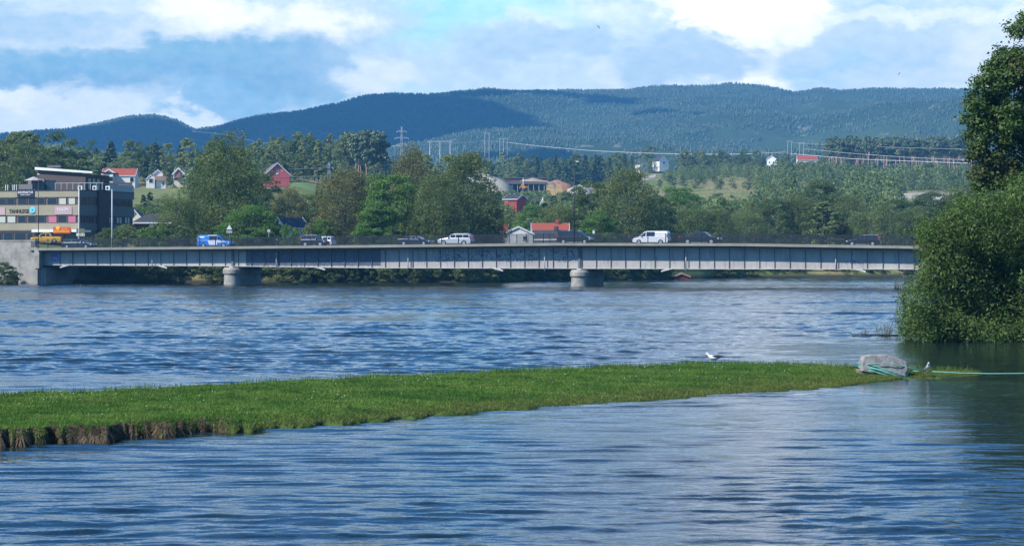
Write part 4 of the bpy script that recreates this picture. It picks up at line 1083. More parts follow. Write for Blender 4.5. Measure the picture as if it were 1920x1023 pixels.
# houses down by the bank on the left
q = k(500)
o = empty('bungalow', P3(282, 440, 500), 'brown bungalow with a low dark hipped roof right of the office building', 'house')
MB().box(-32*q, 36*q, 0, 7, -2, 22*q).build('wall', M['brown_wall'], o)
hr = MB(); a = (-36*q, 40*q, -0.6, 7.6)
hr.add([(a[0], a[2], 22*q), (a[1], a[2], 22*q), (a[1], a[3], 22*q), (a[0], a[3], 22*q), (-12*q, 3.5, 40*q), (16*q, 3.5, 40*q)], [(0, 1, 5, 4), (1, 2, 5), (2, 3, 4, 5), (3, 0, 4), (3, 2, 1, 0)])
ro = hr.build('roof', M['roof_dark'], o); MB().box(-36*q, 40*q, -0.72, -0.603, 21*q, 23.2*q).build('gutter', M['white'], ro)
MB().box(-2*q, 6*q, -0.05, -0.002, 12*q, 20*q).build('window', M['white'], o)
house('cream_cottage', 252, 420, 560, 2.9, 6, 1.6, 3.2, M['cream'], M['roof_dark'], 'small cream gable squeezed between the office building and the brown bungalow', rz=0)
house('white_villa', 556, 434, 440, 4.0, 6, 0.8, 2.5, M['white'], M['roof_dark'], 'white villa with a dark roof half hidden by trees left of the navy people carrier', gable='side', rz=R(28), over=0.4, windows=((1.2, -0.6, 1.0, 1.0),))
# roofs behind the middle of the bridge
q = k(438)
house('white_gable_cottage', 972, 452, 438, 58*q, 7, 13*q, 26.5*q, M['white'], M['roof_dark'], 'low white gabled cottage just behind the railing at mid bridge', over=0.12, windows=((1.2, 0.1, 0.9, 0.9),))
house('dark_roof_house', 1022, 452, 452, 62*q, 8, 5*q, 20*q, M['white'], M['roof_dark'], 'long low house with dark roof right of the white gabled cottage', gable='side', rz=R(-16), chimney=True, over=0.5)
q = k(480)
house('red_roof_house', 1032, 448, 480, 64*q, 8, 14*q, 29*q, M['white'], M['roof_red'], 'house with a broad red tiled roof and chimney behind the bridge', gable='side', chimney=True, over=0.4)
house('red_roof_cottage', 935, 448, 478, 28*q, 7, 14*q, 27*q, M['red_wall'], M['roof_red'], 'small red-roofed cottage under the drooping birch left of the white gable', gable='side', over=0.4)
# red house and sawmill further up
q = k(800)
house('red_hillside_house', 957, 377, 800, 26*q, 8, 4*q, 12*q, M['red_wall'], M['roof_dark'], 'red house with a dark roof below the sawmill', gable='side', rz=R(-24), over=0.4, windows=((-1.5, -0.2, 0.9, 0.9),))
# red boathouse seen beneath the bridge
q = k(466)
o = house('red_boathouse', 1278, 523, 453, 27*q, 4, 5*q, 10*q, mat('boathouse_red', (0.22, 0.03, 0.03), 0.8), M['roof_tan'], 'little red boathouse at the water under the right half of the bridge', over=0.25, barge=M['roof_tan'])
MB().box(-0.5, 0.5, -0.05, -0.002, 0.0, 0.7).build('door', M['brown_wall'], o)
# houses on the skyline at the right
for px, w_, y0, Y, rz, lab, roofm in ((1208, 18, 316, 1600, 0.5, 'small white house with dark roof, left of the pair on the far ridge', 'roof_dark'), (1245, 20, 310, 1600, 0.5, 'white gabled house with dark roof, right of the pair on the far ridge', 'roof_dark')):
    q = k(Y); house('ridge_house', px, y0, Y, w_*q, 9, 8*q, 17*q, M['white'], M[roofm], lab, rz=rz, over=0.2, windows=((0, 1.0, 1.4, 1.4),), group='white houses on the far ridge')
q = k(1550)
house('ridge_house', 1447, 312, 1550, 19*q, 8, 14*q, 20*q, M['white'], M['roof_dark'], 'tall white house with dark roof alone among trees on the ridge', rz=R(-25), over=0.4, windows=((-1.5, 2.0, 1.0, 1.2), (1.2, 2.0, 1.0, 1.2)), group='white houses on the far ridge')
house('red_roof_ridge_house', 1514, 310, 1550, 36*q, 9, 10*q, 19*q, M['white'], M['roof_red'], 'long white house with red roof on the ridge left of the pine stand', gable='side', over=0.3, windows=((4, 0.5, 1.2, 1.2), (-2, 0.5, 1.2, 1.2)), group='white houses on the far ridge')
q = k(1500)
house('ridge_house', 1138, 316, 1500, 14*q, 8, 4*q, 9*q, M['white'], M['roof_dark'], 'tiny white gable at the left end of the far ridge above the pale road', over=0.4, group='white houses on the far ridge')

# ------------------------------------------------------------------ sawmill on the hill
def build_sawmill():
    Y = 1150; q = k(Y)
    o = empty('sawmill_shed', P3(988, 356, Y), 'long open sawmill shed with a dark flat roof on the hill', 'shed')
    MB().prism([(-42*q, 11*q), (40*q, 11*q), (38*q, 15*q), (-20*q, 17*q), (-42*q, 15*q)], 'y', -1, 9).build('roof', M['roof_grey'], o)
    MB().box(-40*q, 36*q, 3, 8, -2, 11*q).build('wall', M['roof_dark'], o)
    for i in range(8): MB().box(-38*q+i*10*q, -37.2*q+i*10*q, -0.6, -0.2, -2, 11*q).build('post', M['steel_white'], o)
    o = empty('storage_hall', P3(990, 340, 1230), 'low maroon storage hall behind the sawmill shed', 'building')
    q2 = k(1230)
    MB().box(-42*q2, 36*q2, 0, 10, -3, 6*q2).build('wall', mat('maroon_wall', (0.14, 0.05, 0.05), 0.8), o); MB().box(-43*q2, 37*q2, -0.5, 10.5, 6*q2+.01, 7.5*q2).build('roof', M['roof_grey'], o)
    sand = mat('wood_chips', (0.42, 0.39, 0.31), 0.95, var=0.25, scale=0.25, bump=0.3)
    def pile(name, px, py, Yp, w_, h_, m, label, seed, cat='heap'):
        p = P3(px, py, Yp); qq = k(Yp); rng = np.random.default_rng(seed); n = 26; vs = []; fs = []
        rad = w_*qq/2; hh = h_*qq
        for i in range(7):
            t = i/6
            for j in range(n):
                a = 2*math.pi*j/n; r = rad*(1-t)*(1+0.16*math.sin(2*a+seed)+0.07*math.sin(5*a+seed*2)+0.05*rng.standard_normal())
                vs.append((r*math.cos(a), r*math.sin(a)*0.8, -3 if i == 0 else hh*(t**0.85)*(1+0.05*rng.standard_normal())))
        for i in range(6):
            for j in range(n): fs.append((i*n+j, i*n+(j+1) % n, (i+1)*n+(j+1) % n, (i+1)*n+j))
        fs.append(tuple(6*n+j for j in range(n)))
        ob = MB().add(vs, fs, True).build(name, m); ob.location = p; tag(ob, label, cat)
    pile('wood_chip_heap', 900, 356, 1140, 128, 37, sand, 'large pale heap of wood chips left of the sawmill shed', 3)
    pile('sawdust_heap', 1000, 346, 1180, 110, 12, mat('sawdust', (0.42, 0.34, 0.25), 0.95, var=0.25, scale=0.3), 'low tan heap of sawdust behind the sawmill shed', 5)
    pile('gravel_heap', 1086, 357, 1120, 42, 11, sand, 'small pale gravel heap right of the timber stacks', 8)
    pile('bark_heap', 1045, 349, 1200, 60, 12, mat('bark_heap_brown', (0.38, 0.20, 0.12), 0.95, var=0.4, scale=0.4), 'rusty brown heap of bark behind the timber stacks', 9)
    pile('stone_heap', 815, 340, 1100, 150, 24, sand, 'pale stone heap showing through the birch tops left of the sawmill', 12)
    tm = mat('cut_timber', (0.68, 0.46, 0.20), 0.8, var=0.25, scale=0.8)
    for i, (px, w_, h_) in enumerate(((1033, 15, 10), (1048, 13, 11), (1029, 9, 6))):
        qq = k(1090+i*8); o = empty('timber_stack', P3(px, 356, 1090+i*8), ('yellow timber stack, left of the sawmill pair', 'yellow timber stack, right of the sawmill pair', 'low timber stack at the foot of the left one')[i], 'timber stack', 'timber stacks beside the sawmill')
        for lv in range(3):
            MB().box(-w_*qq/2+lv*0.25, w_*qq/2-lv*0.3, lv*.1, 4, lv*h_*qq/3-(0 if lv else 3), (lv+1)*h_*qq/3-0.15).build('plank_layer', tm, o)
    o = empty('orange_machine', P3(982, 356, 1125), 'orange loader standing in the open sawmill shed', 'loader')
    orange = mat('machine_orange', (0.60, 0.25, 0.08), 0.6)
    MB().prism([(-2.0, .6), (1.6, .6), (1.8, 1.5), (.4, 1.7), (.2, 2.6), (-1.2, 2.6), (-1.3, 1.6), (-2.0, 1.5)], 'y', -1, 1).build('body', orange, o, bevel=0.05)
    for x in (-1.2, 1.1): MB().lathe([(.2, -1.15), (.6, -1.15), (.6, -.8), (.2, -.8)], (x, 0, .6), 14, 'y').build('wheel', M['tyre'], o)
    MB().beam((1.6, 0, 1.2), (2.8, 0, .5), .25).build('arm', orange, o)
    e, h = post('light_mast', 981, 334, 350, 1130, 0.22, M['white'], 'white mast rising from the sawmill shed', 'mast', base_z=P3(981, 352, 1130).z)
build_sawmill()

# pale road cuts and gravel on the slopes, draped on the ground
def drape(name, pts, label, m, kind='structure', lift=0.35, rows=8):
    """pts: (px, Y near, Y far) down the length"""
    n = 40; us = np.linspace(pts[0][0], pts[-1][0], n); a = np.interp(us, [p[0] for p in pts], [p[1] for p in pts]); b = np.interp(us, [p[0] for p in pts], [p[2] for p in pts])
    t = np.linspace(0, 1, rows)[:, None]; U = np.broadcast_to(us, (rows, n)); Yg = a+(b-a)*t
    Z = terrain_uz(U, Yg)+lift; Z[0] -= lift*1.5; Z[-1] -= lift*1.5
    V = np.stack([(U-960)/F*Yg, Yg, Z], -1).reshape(-1, 3); i = np.arange(rows-1)[:, None]*n+np.arange(n-1)[None, :]
    o = link_mesh(name, np_mesh(name, V, np.stack([i, i+1, i+n+1, i+n], -1).reshape(-1, 4), True), None, [m]); tag(o, label, name.replace('_', ' '), kind=kind)
gr = mat('pale_gravel', (0.50, 0.45, 0.36), 0.95, var=0.35, scale=0.12)
drape('gravel_road', [(1085, 1330, 1350), (1130, 1350, 1400), (1180, 1400, 1480), (1210, 1450, 1530), (1230, 1520, 1550)], 'pale gravel road climbing to the far ridge', gr)
drape('gravel_bank', [(1668, 940, 960), (1700, 900, 1010), (1780, 880, 1020), (1850, 860, 1000)], 'bare pale gravel bank on the slope left of the right-hand tree', gr)
drape('sand_patch', [(1270, 860, 880), (1310, 840, 905), (1360, 850, 900), (1385, 870, 880)], 'bare sandy patch in the hillside clearing', mat('sandy_soil', (0.36, 0.30, 0.18), 0.95, var=0.4, scale=0.15))
lawn = mat('lawn_grass', (0.13, 0.22, 0.05), 0.95, var=0.25, scale=0.05)
drape('lawn', [(246, 640, 760), (300, 640, 770), (335, 690, 770)], 'sunlit lawn sloping below the white houses', mat('dry_lawn', (0.20, 0.23, 0.07), 0.95, var=0.3, scale=0.06))
drape('meadow', [(535, 790, 850), (570, 770, 870), (615, 790, 860)], 'bright green meadow right of the red barn', lawn)

# ------------------------------------------------------------------ pylons and power lines
def lattice(name, px, y0, y1, Y, wpx, arms, label):
    q = k(Y); b = P3(px, y1, Y); b.z = ground(px, Y)-0.5; top = P3(px, y0, Y).z; hh = top-b.z
    o = empty(name, b, label, 'pylon'); w = wpx*q/2; m = MB(); n = 9; r = 0.20
    for sx, sy in ((-1, -1), (1, -1), (1, 1), (-1, 1)): m.beam((sx*w, sy*w, 0), (sx*.25, sy*.25, hh), r)
    for i in range(n):
        t0, t1 = i/n, (i+1)/n; w0, w1 = w*(1-t0)+.25*t0, w*(1-t1)+.25*t1
        for sg in (-1, 1):
            m.beam((-w0, sg*w0, hh*t0), (w1, sg*w1, hh*t1), r*.6); m.beam((w0, sg*w0, hh*t0), (-w1, sg*w1, hh*t1), r*.6)
            m.beam((sg*w0, -w0, hh*t0), (sg*w1, w1, hh*t1), r*.6)
    m.build('lattice_tower', M['galv'], o)
    for ay, aw in arms:
        z = P3(px, ay, Y).z-b.z; a = MB(); aw = aw*q
        for sg in (-1, 1): a.beam((sg*aw, 0, z), (0, .3, z+aw*.22), .2); a.beam((sg*aw, 0, z), (0, -.3, z), .2)
        a.build('cross_arm', M['galv'], o)
        for sg in (-1, 1): MB().tube([(sg*aw, 0, z), (sg*aw, 0, z-1.1)], .12, 5).build('insulator', M['galv'], o)
lattice('lattice_pylon', 753, 237, 300, 1300, 7.5, ((246.5, 9), (259, 12.5), (271, 9)), 'tall grey lattice pylon with three cross arms left of the portal mast')
lattice('lattice_pylon', 617, 303, 345, 900, 6, ((314, 8), (330, 8)), 'small grey lattice pylon right of the red barn')
def portal(px0, px1, y0, y1, Y, npost, label, r=.22, over=5):
    q = k(Y); c = (px0+px1)/2; b = P3(c, y1, Y); b.z = ground(c, Y)-1; o = empty('portal_mast', b, label, 'pylon'); hh = P3(c, y0, Y).z-b.z; w = (px1-px0)*q/2
    for i in range(npost):
        x = -w+2*w*i/(npost-1); MB().tube([(x, 0, 0), (x, 0, hh)], [r*1.2, r], 6).build('post', M['galv'], o)
    MB().box(-w-over*q, w+over*q, -.2, .2, hh-.1, hh+.35).build('cross_beam', M['galv'], o)
    for i in range(npost): x = -w+2*w*i/(npost-1); MB().tube([(x+.8, 0, hh), (x+.8, 0, hh-1.5)], .1, 5).build('insulator', M['galv'], o)
portal(806, 844, 265.5, 305, 1500, 3, 'wide portal mast with three posts right of the tall pylon')
portal(909, 917, 250, 290, 1900, 2, 'narrow twin-post mast on the far slope above the sawmill', .15, over=3)
portal(937, 951, 260, 295, 2000, 3, 'small three-post portal mast right of the twin-post mast', .13, over=2)
portal(1477, 1484, 265, 300, 1900, 2, 'narrow twin-post mast on the ridge above the tall white house', .14, over=2)
portal(1499, 1507, 268, 300, 1850, 2, 'wooden twin-post mast above the long white house on the ridge', .14, over=2)
wire_m = mat('aluminium_wire', (0.62, 0.62, 0.60), 0.5)
def wire(pts, r, label):
    P = []
    for i in range(len(pts)-1):
        for t in np.linspace(0, 1, 7)[:-1]:
            a, b = pts[i], pts[i+1]; P.append(P3(a[0]+(b[0]-a[0])*t, a[1]+(b[1]-a[1])*t, a[2]+(b[2]-a[2])*t))
    P.append(P3(*pts[-1])); o = MB().tube(P, r, 4, True).build('power_line', wire_m); tag(o, label, 'power line', 'power lines strung across the valley')
wire([(948, 267, 1900), (1020, 275, 1750), (1100, 282, 1650), (1200, 287, 1600), (1300, 289.5, 1550), (1400, 289, 1500), (1478, 285, 1500)], .16, 'brightest cable, sagging from the portal mast to the ridge')
wire([(1480, 288, 1450), (1600, 298, 1350), (1700, 302, 1300), (1815, 306, 1250)], .15, 'cable from the ridge running down before the pine trunks')
wire([(1505, 279, 1500), (1600, 288, 1400), (1700, 295, 1350), (1815, 300, 1300)], .10, 'thinner cable above the one before the pines')
wire([(1485, 268, 1700), (1600, 274, 1500), (1700, 277, 1450), (1815, 280, 1400)], .07, 'topmost thin cable right of the ridge masts')
wire([(700, 275, 1500), (753, 273, 1300), (826, 271, 1500), (913, 264, 1900), (948, 267, 1900)], .07, 'faint cable between the pylon and the portal masts')
wire([(541, 317.5, 790), (617, 314.5, 900), (700, 318, 1000)], .06, 'upper thin cable right of the red barn roof')
wire([(541, 331.5, 790), (617, 330.5, 900), (700, 334, 1000)], .06, 'lower thin cable right of the red barn')
wire([(360, 246, 1500), (420, 252, 1500), (490, 268, 1500), (560, 266, 1500)], .06, 'faint cable behind the top of the big birch')
# ------------------------------------------------------------------ trees
def unit(rng, n):
    v = rng.normal(size=(n, 3)); return v/np.linalg.norm(v, axis=1, keepdims=True)
def leaf_quads(P, N, size, rng, asp=0.55):
    """diamond leaves centred on P facing roughly N"""
    n = len(P); N = N+unit(rng, n)*0.9; N /= np.linalg.norm(N, axis=1, keepdims=True)+1e-9
    a = np.cross(N, unit(rng, n)); a /= np.linalg.norm(a, axis=1, keepdims=True)+1e-9
    b = np.cross(N, a); s = np.asarray(size)[:, None] if np.ndim(size) else size
    V = np.stack([P-a*s, P-b*s*asp, P+a*s, P+b*s*asp], 1).reshape(-1, 3)
    return V, np.arange(n*4).reshape(-1, 4)
def envelope(kind, z):
    """crown half-width for a tree of height 1"""
    if kind == 'birch': z0, zc, r = 0.06, 0.40, 0.26
    elif kind == 'round': z0, zc, r = 0.06, 0.45, 0.34
    elif kind == 'tall': z0, zc, r = 0.10, 0.45, 0.17
    elif kind == 'bush': z0, zc, r = -0.05, 0.35, 0.62
    elif kind == 'pine': z0, zc, r = 0.60, 0.80, 0.13
    elif kind == 'thuja': z0, zc, r = 0.0, 0.35, 0.15
    t = np.where(z < zc, (zc-z)/(zc-z0), (z-zc)/(1-zc))
    return r*np.sqrt(np.clip(1-t**2.2, 0, 1)), z0
def make_tree(kind, seed, N, leaf, nclump=90, rlo=.05, rhi=.10):
    rng = np.random.default_rng(seed)
    lobes = rng.uniform(0, 2*np.pi, 4)
    if kind == 'spruce':
        nb = max(14, nclump//4); P = []; Nn = []
        per = N//nb
        for i in range(nb):
            z = 0.06+0.94*(i+rng.random()*.6)/nb; Rr = 0.19*(1-z)**0.85+0.006
            th = rng.uniform(0, 2*np.pi, per); br = 1+0.28*np.sin(th*rng.integers(3, 6)+rng.random()*6)
            rho = Rr*br*np.sqrt(rng.random(per)); zz = z-rho*0.35+rng.normal(0, .008, per)
            P.append(np.stack([rho*np.cos(th), rho*np.sin(th), zz], -1)); Nn.append(np.stack([np.cos(th)*.6, np.sin(th)*.6, np.full(per, .8)], -1))
        P = np.concatenate(P); Nn = np.concatenate(Nn); V, Fc = leaf_quads(P, Nn, leaf, rng)
        return V, Fc, []
    zs = rng.uniform(0, 1, nclump*4); e, z0 = envelope(kind, zs)
    keep = rng.random(len(zs))*e.max() < e; zs = zs[keep][:nclump]; e = e[keep][:nclump]; nc = len(zs)
    th = rng.uniform(0, 2*np.pi, nc)
    wob = 1+0.16*np.sin(th*2+lobes[0]+zs*5)+0.13*np.sin(th*3+lobes[1]-zs*9)+0.10*np.sin(zs*21+lobes[2])
    rho = e*wob*(0.30+0.62*rng.random(nc)**0.45)
    C = np.stack([rho*np.cos(th), rho*np.sin(th), zs], -1)
    C[0] = (0, 0, 0.93)
    rc = rng.uniform(rlo, rhi, nc)*(0.6 if kind in ('tall', 'pine', 'thuja') else 1)*(1.35 if kind == 'bush' else 1)
    w = rc**2; w /= w.sum(); ci = rng.choice(nc, N, p=w)
    D = unit(rng, N); D[:, 2] = np.abs(D[:, 2])*0.9-0.25*(rng.random(N) < .35)
    rad = rc[ci]*(0.55+0.5*rng.random(N)**0.6)
    P = C[ci]+D*rad[:, None]*np.array([1, 1, .95])
    if kind == 'birch':
        hang = rng.random(N) < .6
        st = rng.integers(0, 9, N)*7919+ci*131
        a = (st % 997)/997*2*np.pi; rr = ((st % 613)/613)**.5
        base = C[ci]+np.stack([np.cos(a)*rr*rc[ci]*1.25, np.sin(a)*rr*rc[ci]*1.25, 0*a], -1)
        drop = rng.random(N)**1.1*(0.06+0.09*((st % 389)/389))
        Ph = base-np.stack([0*a, 0*a, drop], -1)+rng.normal(0, .0045, (N, 3))
        P = np.where(hang[:, None], Ph, P)
    P[:, 2] = np.maximum(P[:, 2], 0.0)
    V, Fc = leaf_quads(P, D, leaf*rng.uniform(.7, 1.3, N), rng, 0.38 if kind == 'birch' else 0.6)
    return V, Fc, [(C[i], rc[i]) for i in np.argsort(-rc)[:14]]
def trunk_mesh(kind, seed, limbs, r=0.013):
    rng = random.Random(seed); m = MB(); top = .97 if kind in ('spruce', 'pine', 'tall') else .82
    pts = [(rng.uniform(-.008, .008)*i, rng.uniform(-.008, .008)*i, top*i/5-(.03 if i == 0 else 0)) for i in range(6)]
    m.tube(pts, [r*(1-.17*i) for i in range(6)], 6)
    for c, rc in limbs:
        z = max(.1, c[2]*.62); t = z/top*5; i = min(int(t), 4); f = t-i
        a = Vector(pts[i])*(1-f)+Vector(pts[i+1])*f; b = Vector(c); mid = (a+b)/2+Vector((0, 0, .015))
        m.tube([a, mid, b], [r*.5, r*.32, r*.12], 5)
    return m
PROTO = {}
def proto(key, kind, seed, N, leaf, leafmat, bark, hi=True, nclump=90, r=.013, **kw):
    V, Fc, limbs = make_tree(kind, seed, N, leaf, nclump, **kw)
    me = np_mesh('crown_'+key, V, Fc); me.materials.append(leafmat)
    tb = trunk_mesh(kind, seed, limbs if hi else limbs[:5], r); tm = bpy.data.meshes.new('trunk_'+key)
    tm.from_pydata(tb.v, [], tb.f); tm.materials.append(bark); tm.update()
    PROTO[key] = (me, tm, float(np.percentile(np.abs(V[:, 0]), 97))*2)
for i in range(3): proto('birch%d' % i, 'birch', 100+i, 30000, .0088, M['birch'], M['bark_birch'], nclump=190, rlo=.04, rhi=.085)
proto('birchb0', 'birch', 110, 30000, .0085, M['birch_brown'], M['bark_birch'], nclump=190, rlo=.035, rhi=.08)
proto('birchb1', 'birch', 112, 25000, .0092, M['birch_brown'], M['bark_birch'], nclump=160)
proto('birchp', 'birch', 113, 25000, .0092, M['leaf_olive'], M['bark_birch'], nclump=160)
for i in range(2): proto('dark%d' % i, 'round', 120+i, 25000, .0092, M['leaf_dark'], M['bark'], nclump=170, rlo=.04, rhi=.09)
for i in range(2): proto('green%d' % i, 'round', 130+i, 25000, .0098, M['leaf_green'], M['bark'], nclump=170, rlo=.045, rhi=.095)
for i in range(2): proto('bushd%d' % i, 'bush', 140+i, 12000, .022, M['leaf_dark'], M['bark'], nclump=150)
proto('bushg', 'bush', 143, 12000, .021, M['leaf_green'], M['bark'], nclump=150)
proto('busho', 'bush', 144, 12000, .021, M['leaf_olive'], M['bark'], nclump=150)
proto('gold', 'bush', 146, 3000, .03, M['leaf_gold'], M['bark'], nclump=40)
proto('thuja', 'thuja', 150, 6000, .016, M['leaf_dark'], M['bark'], nclump=90)
for i, (mm, kk) in enumerate((('leaf_olive', 'round'), ('leaf_dark', 'round'), ('leaf_pale', 'tall'), ('leaf_olive', 'tall'), ('birch', 'birch'), ('leaf_pale', 'round'), ('leaf_dark', 'tall'), ('leaf_green', 'round'))):
    proto('m%d' % i, kk, 160+i, 4200, .0175, M[mm], M['bark'], hi=False, nclump=60)
for i in range(3): proto('s%d' % i, 'spruce', 180+i, 3400, .020, M['spruce'], M['bark'], hi=False)
for i in range(4): proto('p%d' % i, 'pine', 190+i, 1300, .024, M['pine'], M['bark_pine'], hi=False, nclump=26, r=.019, rlo=.08, rhi=.14)
for i in range(2): proto('slim%d' % i, 'tall', 196+i, 2600, .017, M['leaf_pale'] if i else M['leaf_olive'], M['bark_birch'], hi=False, nclump=50, r=.010)

PROT = [(176, 254, 306, 349, 750), (266, 320, 312, 351, 790), (320, 364, 314, 346, 800), (250, 335, 345, 372, 690), (488, 548, 303, 354, 770), (540, 612, 336, 354, 790),
 (912, 1102, 318, 357, 1130), (938, 976, 355, 380, 800), (1195, 1420, 332, 358, 860), (1196, 1264, 288, 319, 1600), (1438, 1459, 286, 309, 1550), (1494, 1534, 289, 303, 1550),
 (1570, 1835, 270, 304, 1480), (1684, 1835, 342, 374, 920), (1085, 1232, 315, 332, 1340), (246, 316, 392, 424, 500), (800, 860, 262, 286, 1500), (745, 762, 236, 276, 1300), (608, 628, 302, 332, 900)]
def blocks(px, ytop, Y, half=6):
    """would a crown here stand in front of something the photo shows clear?"""
    for x0, x1, y0, y1, Yo in PROT:
        if Y < Yo-3 and x0-half < px < x1+half and ytop < y1-1.5 and HY-(ground(px, Y)-H)*F/Y > y0: return True
    return False
trng = random.Random(77)
def tree(key, px, ytop, Y, wpx, label, group=None, name='tree', cat='tree', gz=None, hmin=2.0):
    me, tm, wp = PROTO[key]
    z = ground(px, Y) if gz is None else gz
    zt = H-(ytop-HY)*Y/F; h = max(hmin, zt-z); w = wpx*Y/F/wp
    e = empty(name, ((px-960)/F*Y, Y, z-0.15), label, cat, group, rz=trng.uniform(0, 6.28))
    e.scale = (w, w, h)
    for nm, m in (('trunk', tm), ('crown', me)):
        o = bpy.data.objects.new(nm, m); COL.objects.link(o); o.parent = e
    return e
def nm_of(key): return 'spruce_tree' if key[0] == 's' and key[1].isdigit() else 'pine_tree' if key[0] == 'p' else 'bush' if key.startswith('bush') or key == 'gold' else 'birch_tree' if key.startswith('birch') else 'tree'

# the row along the far bank, left to right: (kind, px, top, distance, width, label)
BANKROW = [
 ('birch0', 428, 247, 432, 128, 'biggest dark drooping birch on the far bank, above the blue van'),
 ('birchp', 335, 352, 424, 92, 'olive birch at the left foot of the biggest birch'),
 ('dark1', 382, 300, 440, 66, 'dark tree leaning out from the left side of the biggest birch'),
 ('green0', 470, 385, 416, 96, 'low green tree behind the triangular sign post'),
 ('dark0', 492, 322, 452, 92, 'dark tree filling the right flank of the biggest birch'),
 ('birchb1', 545, 352, 500, 84, 'brownish birch below the red barn'),
 ('dark1', 592, 366, 500, 84, 'dull dark tree right below the red barn meadow'),
 ('bushg', 508, 420, 416, 60, 'low green bushes left of the half hidden white villa'),
 ('bushg', 543, 421, 412, 40, 'leafy bush covering the left part of the half hidden white villa'),
 ('busho', 580, 420, 412, 34, 'olive bush at the right end of the half hidden white villa'),
 ('green1', 606, 412, 418, 50, 'small green tree hiding the right end of the white villa'),
 ('birchb0', 648, 316, 424, 118, 'broad brownish weeping birch above the navy people carrier'),
 ('green0', 735, 328, 420, 118, 'bright green maple between two drooping birches'),
 ('birchb1', 768, 276, 470, 90, 'slim brownish birch rising behind the bright maple'),
 ('green1', 706, 380, 414, 90, 'lower green tree at the foot of the bright maple'),
 ('birch1', 876, 287, 424, 130, 'broad olive weeping birch above the silver off-road car'),
 ('birch2', 822, 322, 414, 96, 'olive birch between the bright maple and the broad weeping birch'),
 ('birch0', 800, 384, 416, 84, 'low drooping birch behind the dark blue saloon car'),
 ('birchb0', 926, 378, 426, 38, 'low hanging birch branches at the edge of the white gable'),
 ('green0', 1003, 384, 520, 68, 'round bright green tree above the white gable and lamp'),
 ('birchp', 1050, 372, 500, 88, 'olive birch left of the tall black lamp post'),
 ('dark0', 1108, 338, 500, 104, 'dark round tree right of the tall lamp post'),
 ('birch2', 1180, 312, 488, 116, 'tall full birch above the gap between black minibus and white van'),
 ('green1', 1122, 396, 480, 84, 'low green tree behind the small pale sign'),
 ('dark1', 1232, 372, 500, 88, 'dark tree above the white van'),
 ('green0', 1276, 352, 620, 84, 'bright green tree on the slope above the yellow bush'),
 ('birchp', 1296, 376, 520, 84, 'pale olive birch above the pickup truck'),
 ('birch1', 1345, 392, 520, 84, 'olive birch right above the nose of the pickup truck'),
 ('birchp', 1400, 388, 530, 92, 'pale birch right of the pickup truck'),
 ('dark0', 1452, 372, 560, 92, 'dark tree in the middle of the right bank row'),
 ('birch2', 1498, 362, 560, 84, 'olive birch right of the middle dark tree on the right bank'),
 ('dark1', 1540, 342, 600, 100, 'tall dark tree above the gap before the last car'),
 ('birch1', 1590, 366, 560, 90, 'olive birch above the left end of the last estate car'),
 ('birchp', 1630, 384, 550, 84, 'pale birch right behind the last estate car'),
 ('dark0', 1672, 372, 580, 90, 'dark tree left of the willow bush, behind the bridge end'),
 ('birch0', 1712, 388, 560, 84, 'olive birch touching the left edge of the willow bush'),
 ('dark1', 1745, 362, 640, 84, 'dark tree just above the willow bush, left of its middle'),
 ('birch2', 1800, 352, 640, 90, 'birch between the willow bush and the gravel bank'),
 ('dark0', 1860, 330, 640, 110, 'dark far tree behind the leafy tree at the right edge'),
]
for kx, px, yt, Y, w, lab in BANKROW:
    tree(kx, px, yt, Y, w, lab, 'tall trees on the far bank', nm_of(kx), 'birch' if kx.startswith('birch') else 'tree')
tree('gold', 1274, 423, 492, 26, 'small golden yellow bush behind the pickup truck bed', None, 'bush', 'bush')
for px, yt, w in ((269, 362, 15), (281, 357, 18)):
    tree('thuja', px, yt, 630, w, 'narrow dark thuja on the lawn, %s of the pair' % ('left' if px < 275 else 'right'), 'pair of thujas on the lawn', 'thuja_tree', 'thuja')
for kx, px, yt, Y, w, lab in (('bushd0', 200, 428, 405, 46, 'dark bush at the foot of the office building left of the second flagpole'), ('busho', 236, 422, 404, 60, 'olive bush right of the second flagpole'), ('bushg', 284, 424, 402, 66, 'green bush before the brown bungalow'), ('bushd1', 330, 418, 402, 70, 'dark bush at the right end of the brown bungalow'),
      ('bushd0', 8, 492, 371.5, 50, 'dark bush at the foot of the pale retaining wall'), ('bushd1', 26, 512, 371, 22, 'low dark bush right of the one under the retaining wall')):
    tree(kx, px, yt, Y, w, lab, None, 'bush', 'bush', gz=(0.0 if Y < 380 else None))

def scatter(n, x0, x1, Y0, Y1, keys, hr, wr, label, group, cat=None, top=None, avoid=None, seed=1):
    """one thing per tree; top=(a, b): rows of the photo the crowns reach instead of a height in metres"""
    rg = random.Random(seed); nth = 0
    for i in range(n):
        px = x0+(x1-x0)*(i+rg.random())/n; Y = rg.uniform(Y0, Y1); kx = rg.choice(keys)
        if avoid and avoid(px, Y): continue
        z = ground(px, Y); h = rg.uniform(*hr)
        yt = HY-(z+h-H)*F/Y
        if top: yt = rg.uniform(*top); yt = min(yt, HY-(z+4-H)*F/Y)
        nm = nm_of(kx); hh = (H-(yt-HY)*Y/F)-z
        w = rg.uniform(*wr)*hh*F/Y
        if blocks(px, yt, Y, w*.4): continue
        nth += 1
        lab = label.replace('TREE', ORD(nth)+{'spruce_tree': 'spruce-like tree', 'pine_tree': 'pine', 'birch_tree': 'birch'}.get(nm, 'tree')+' from the left')
        tree(kx, px, yt, Y, w, lab, group, nm, {'spruce_tree': 'spruce', 'pine_tree': 'pine', 'bush': 'bush', 'birch_tree': 'birch'}.get(nm, 'tree'))
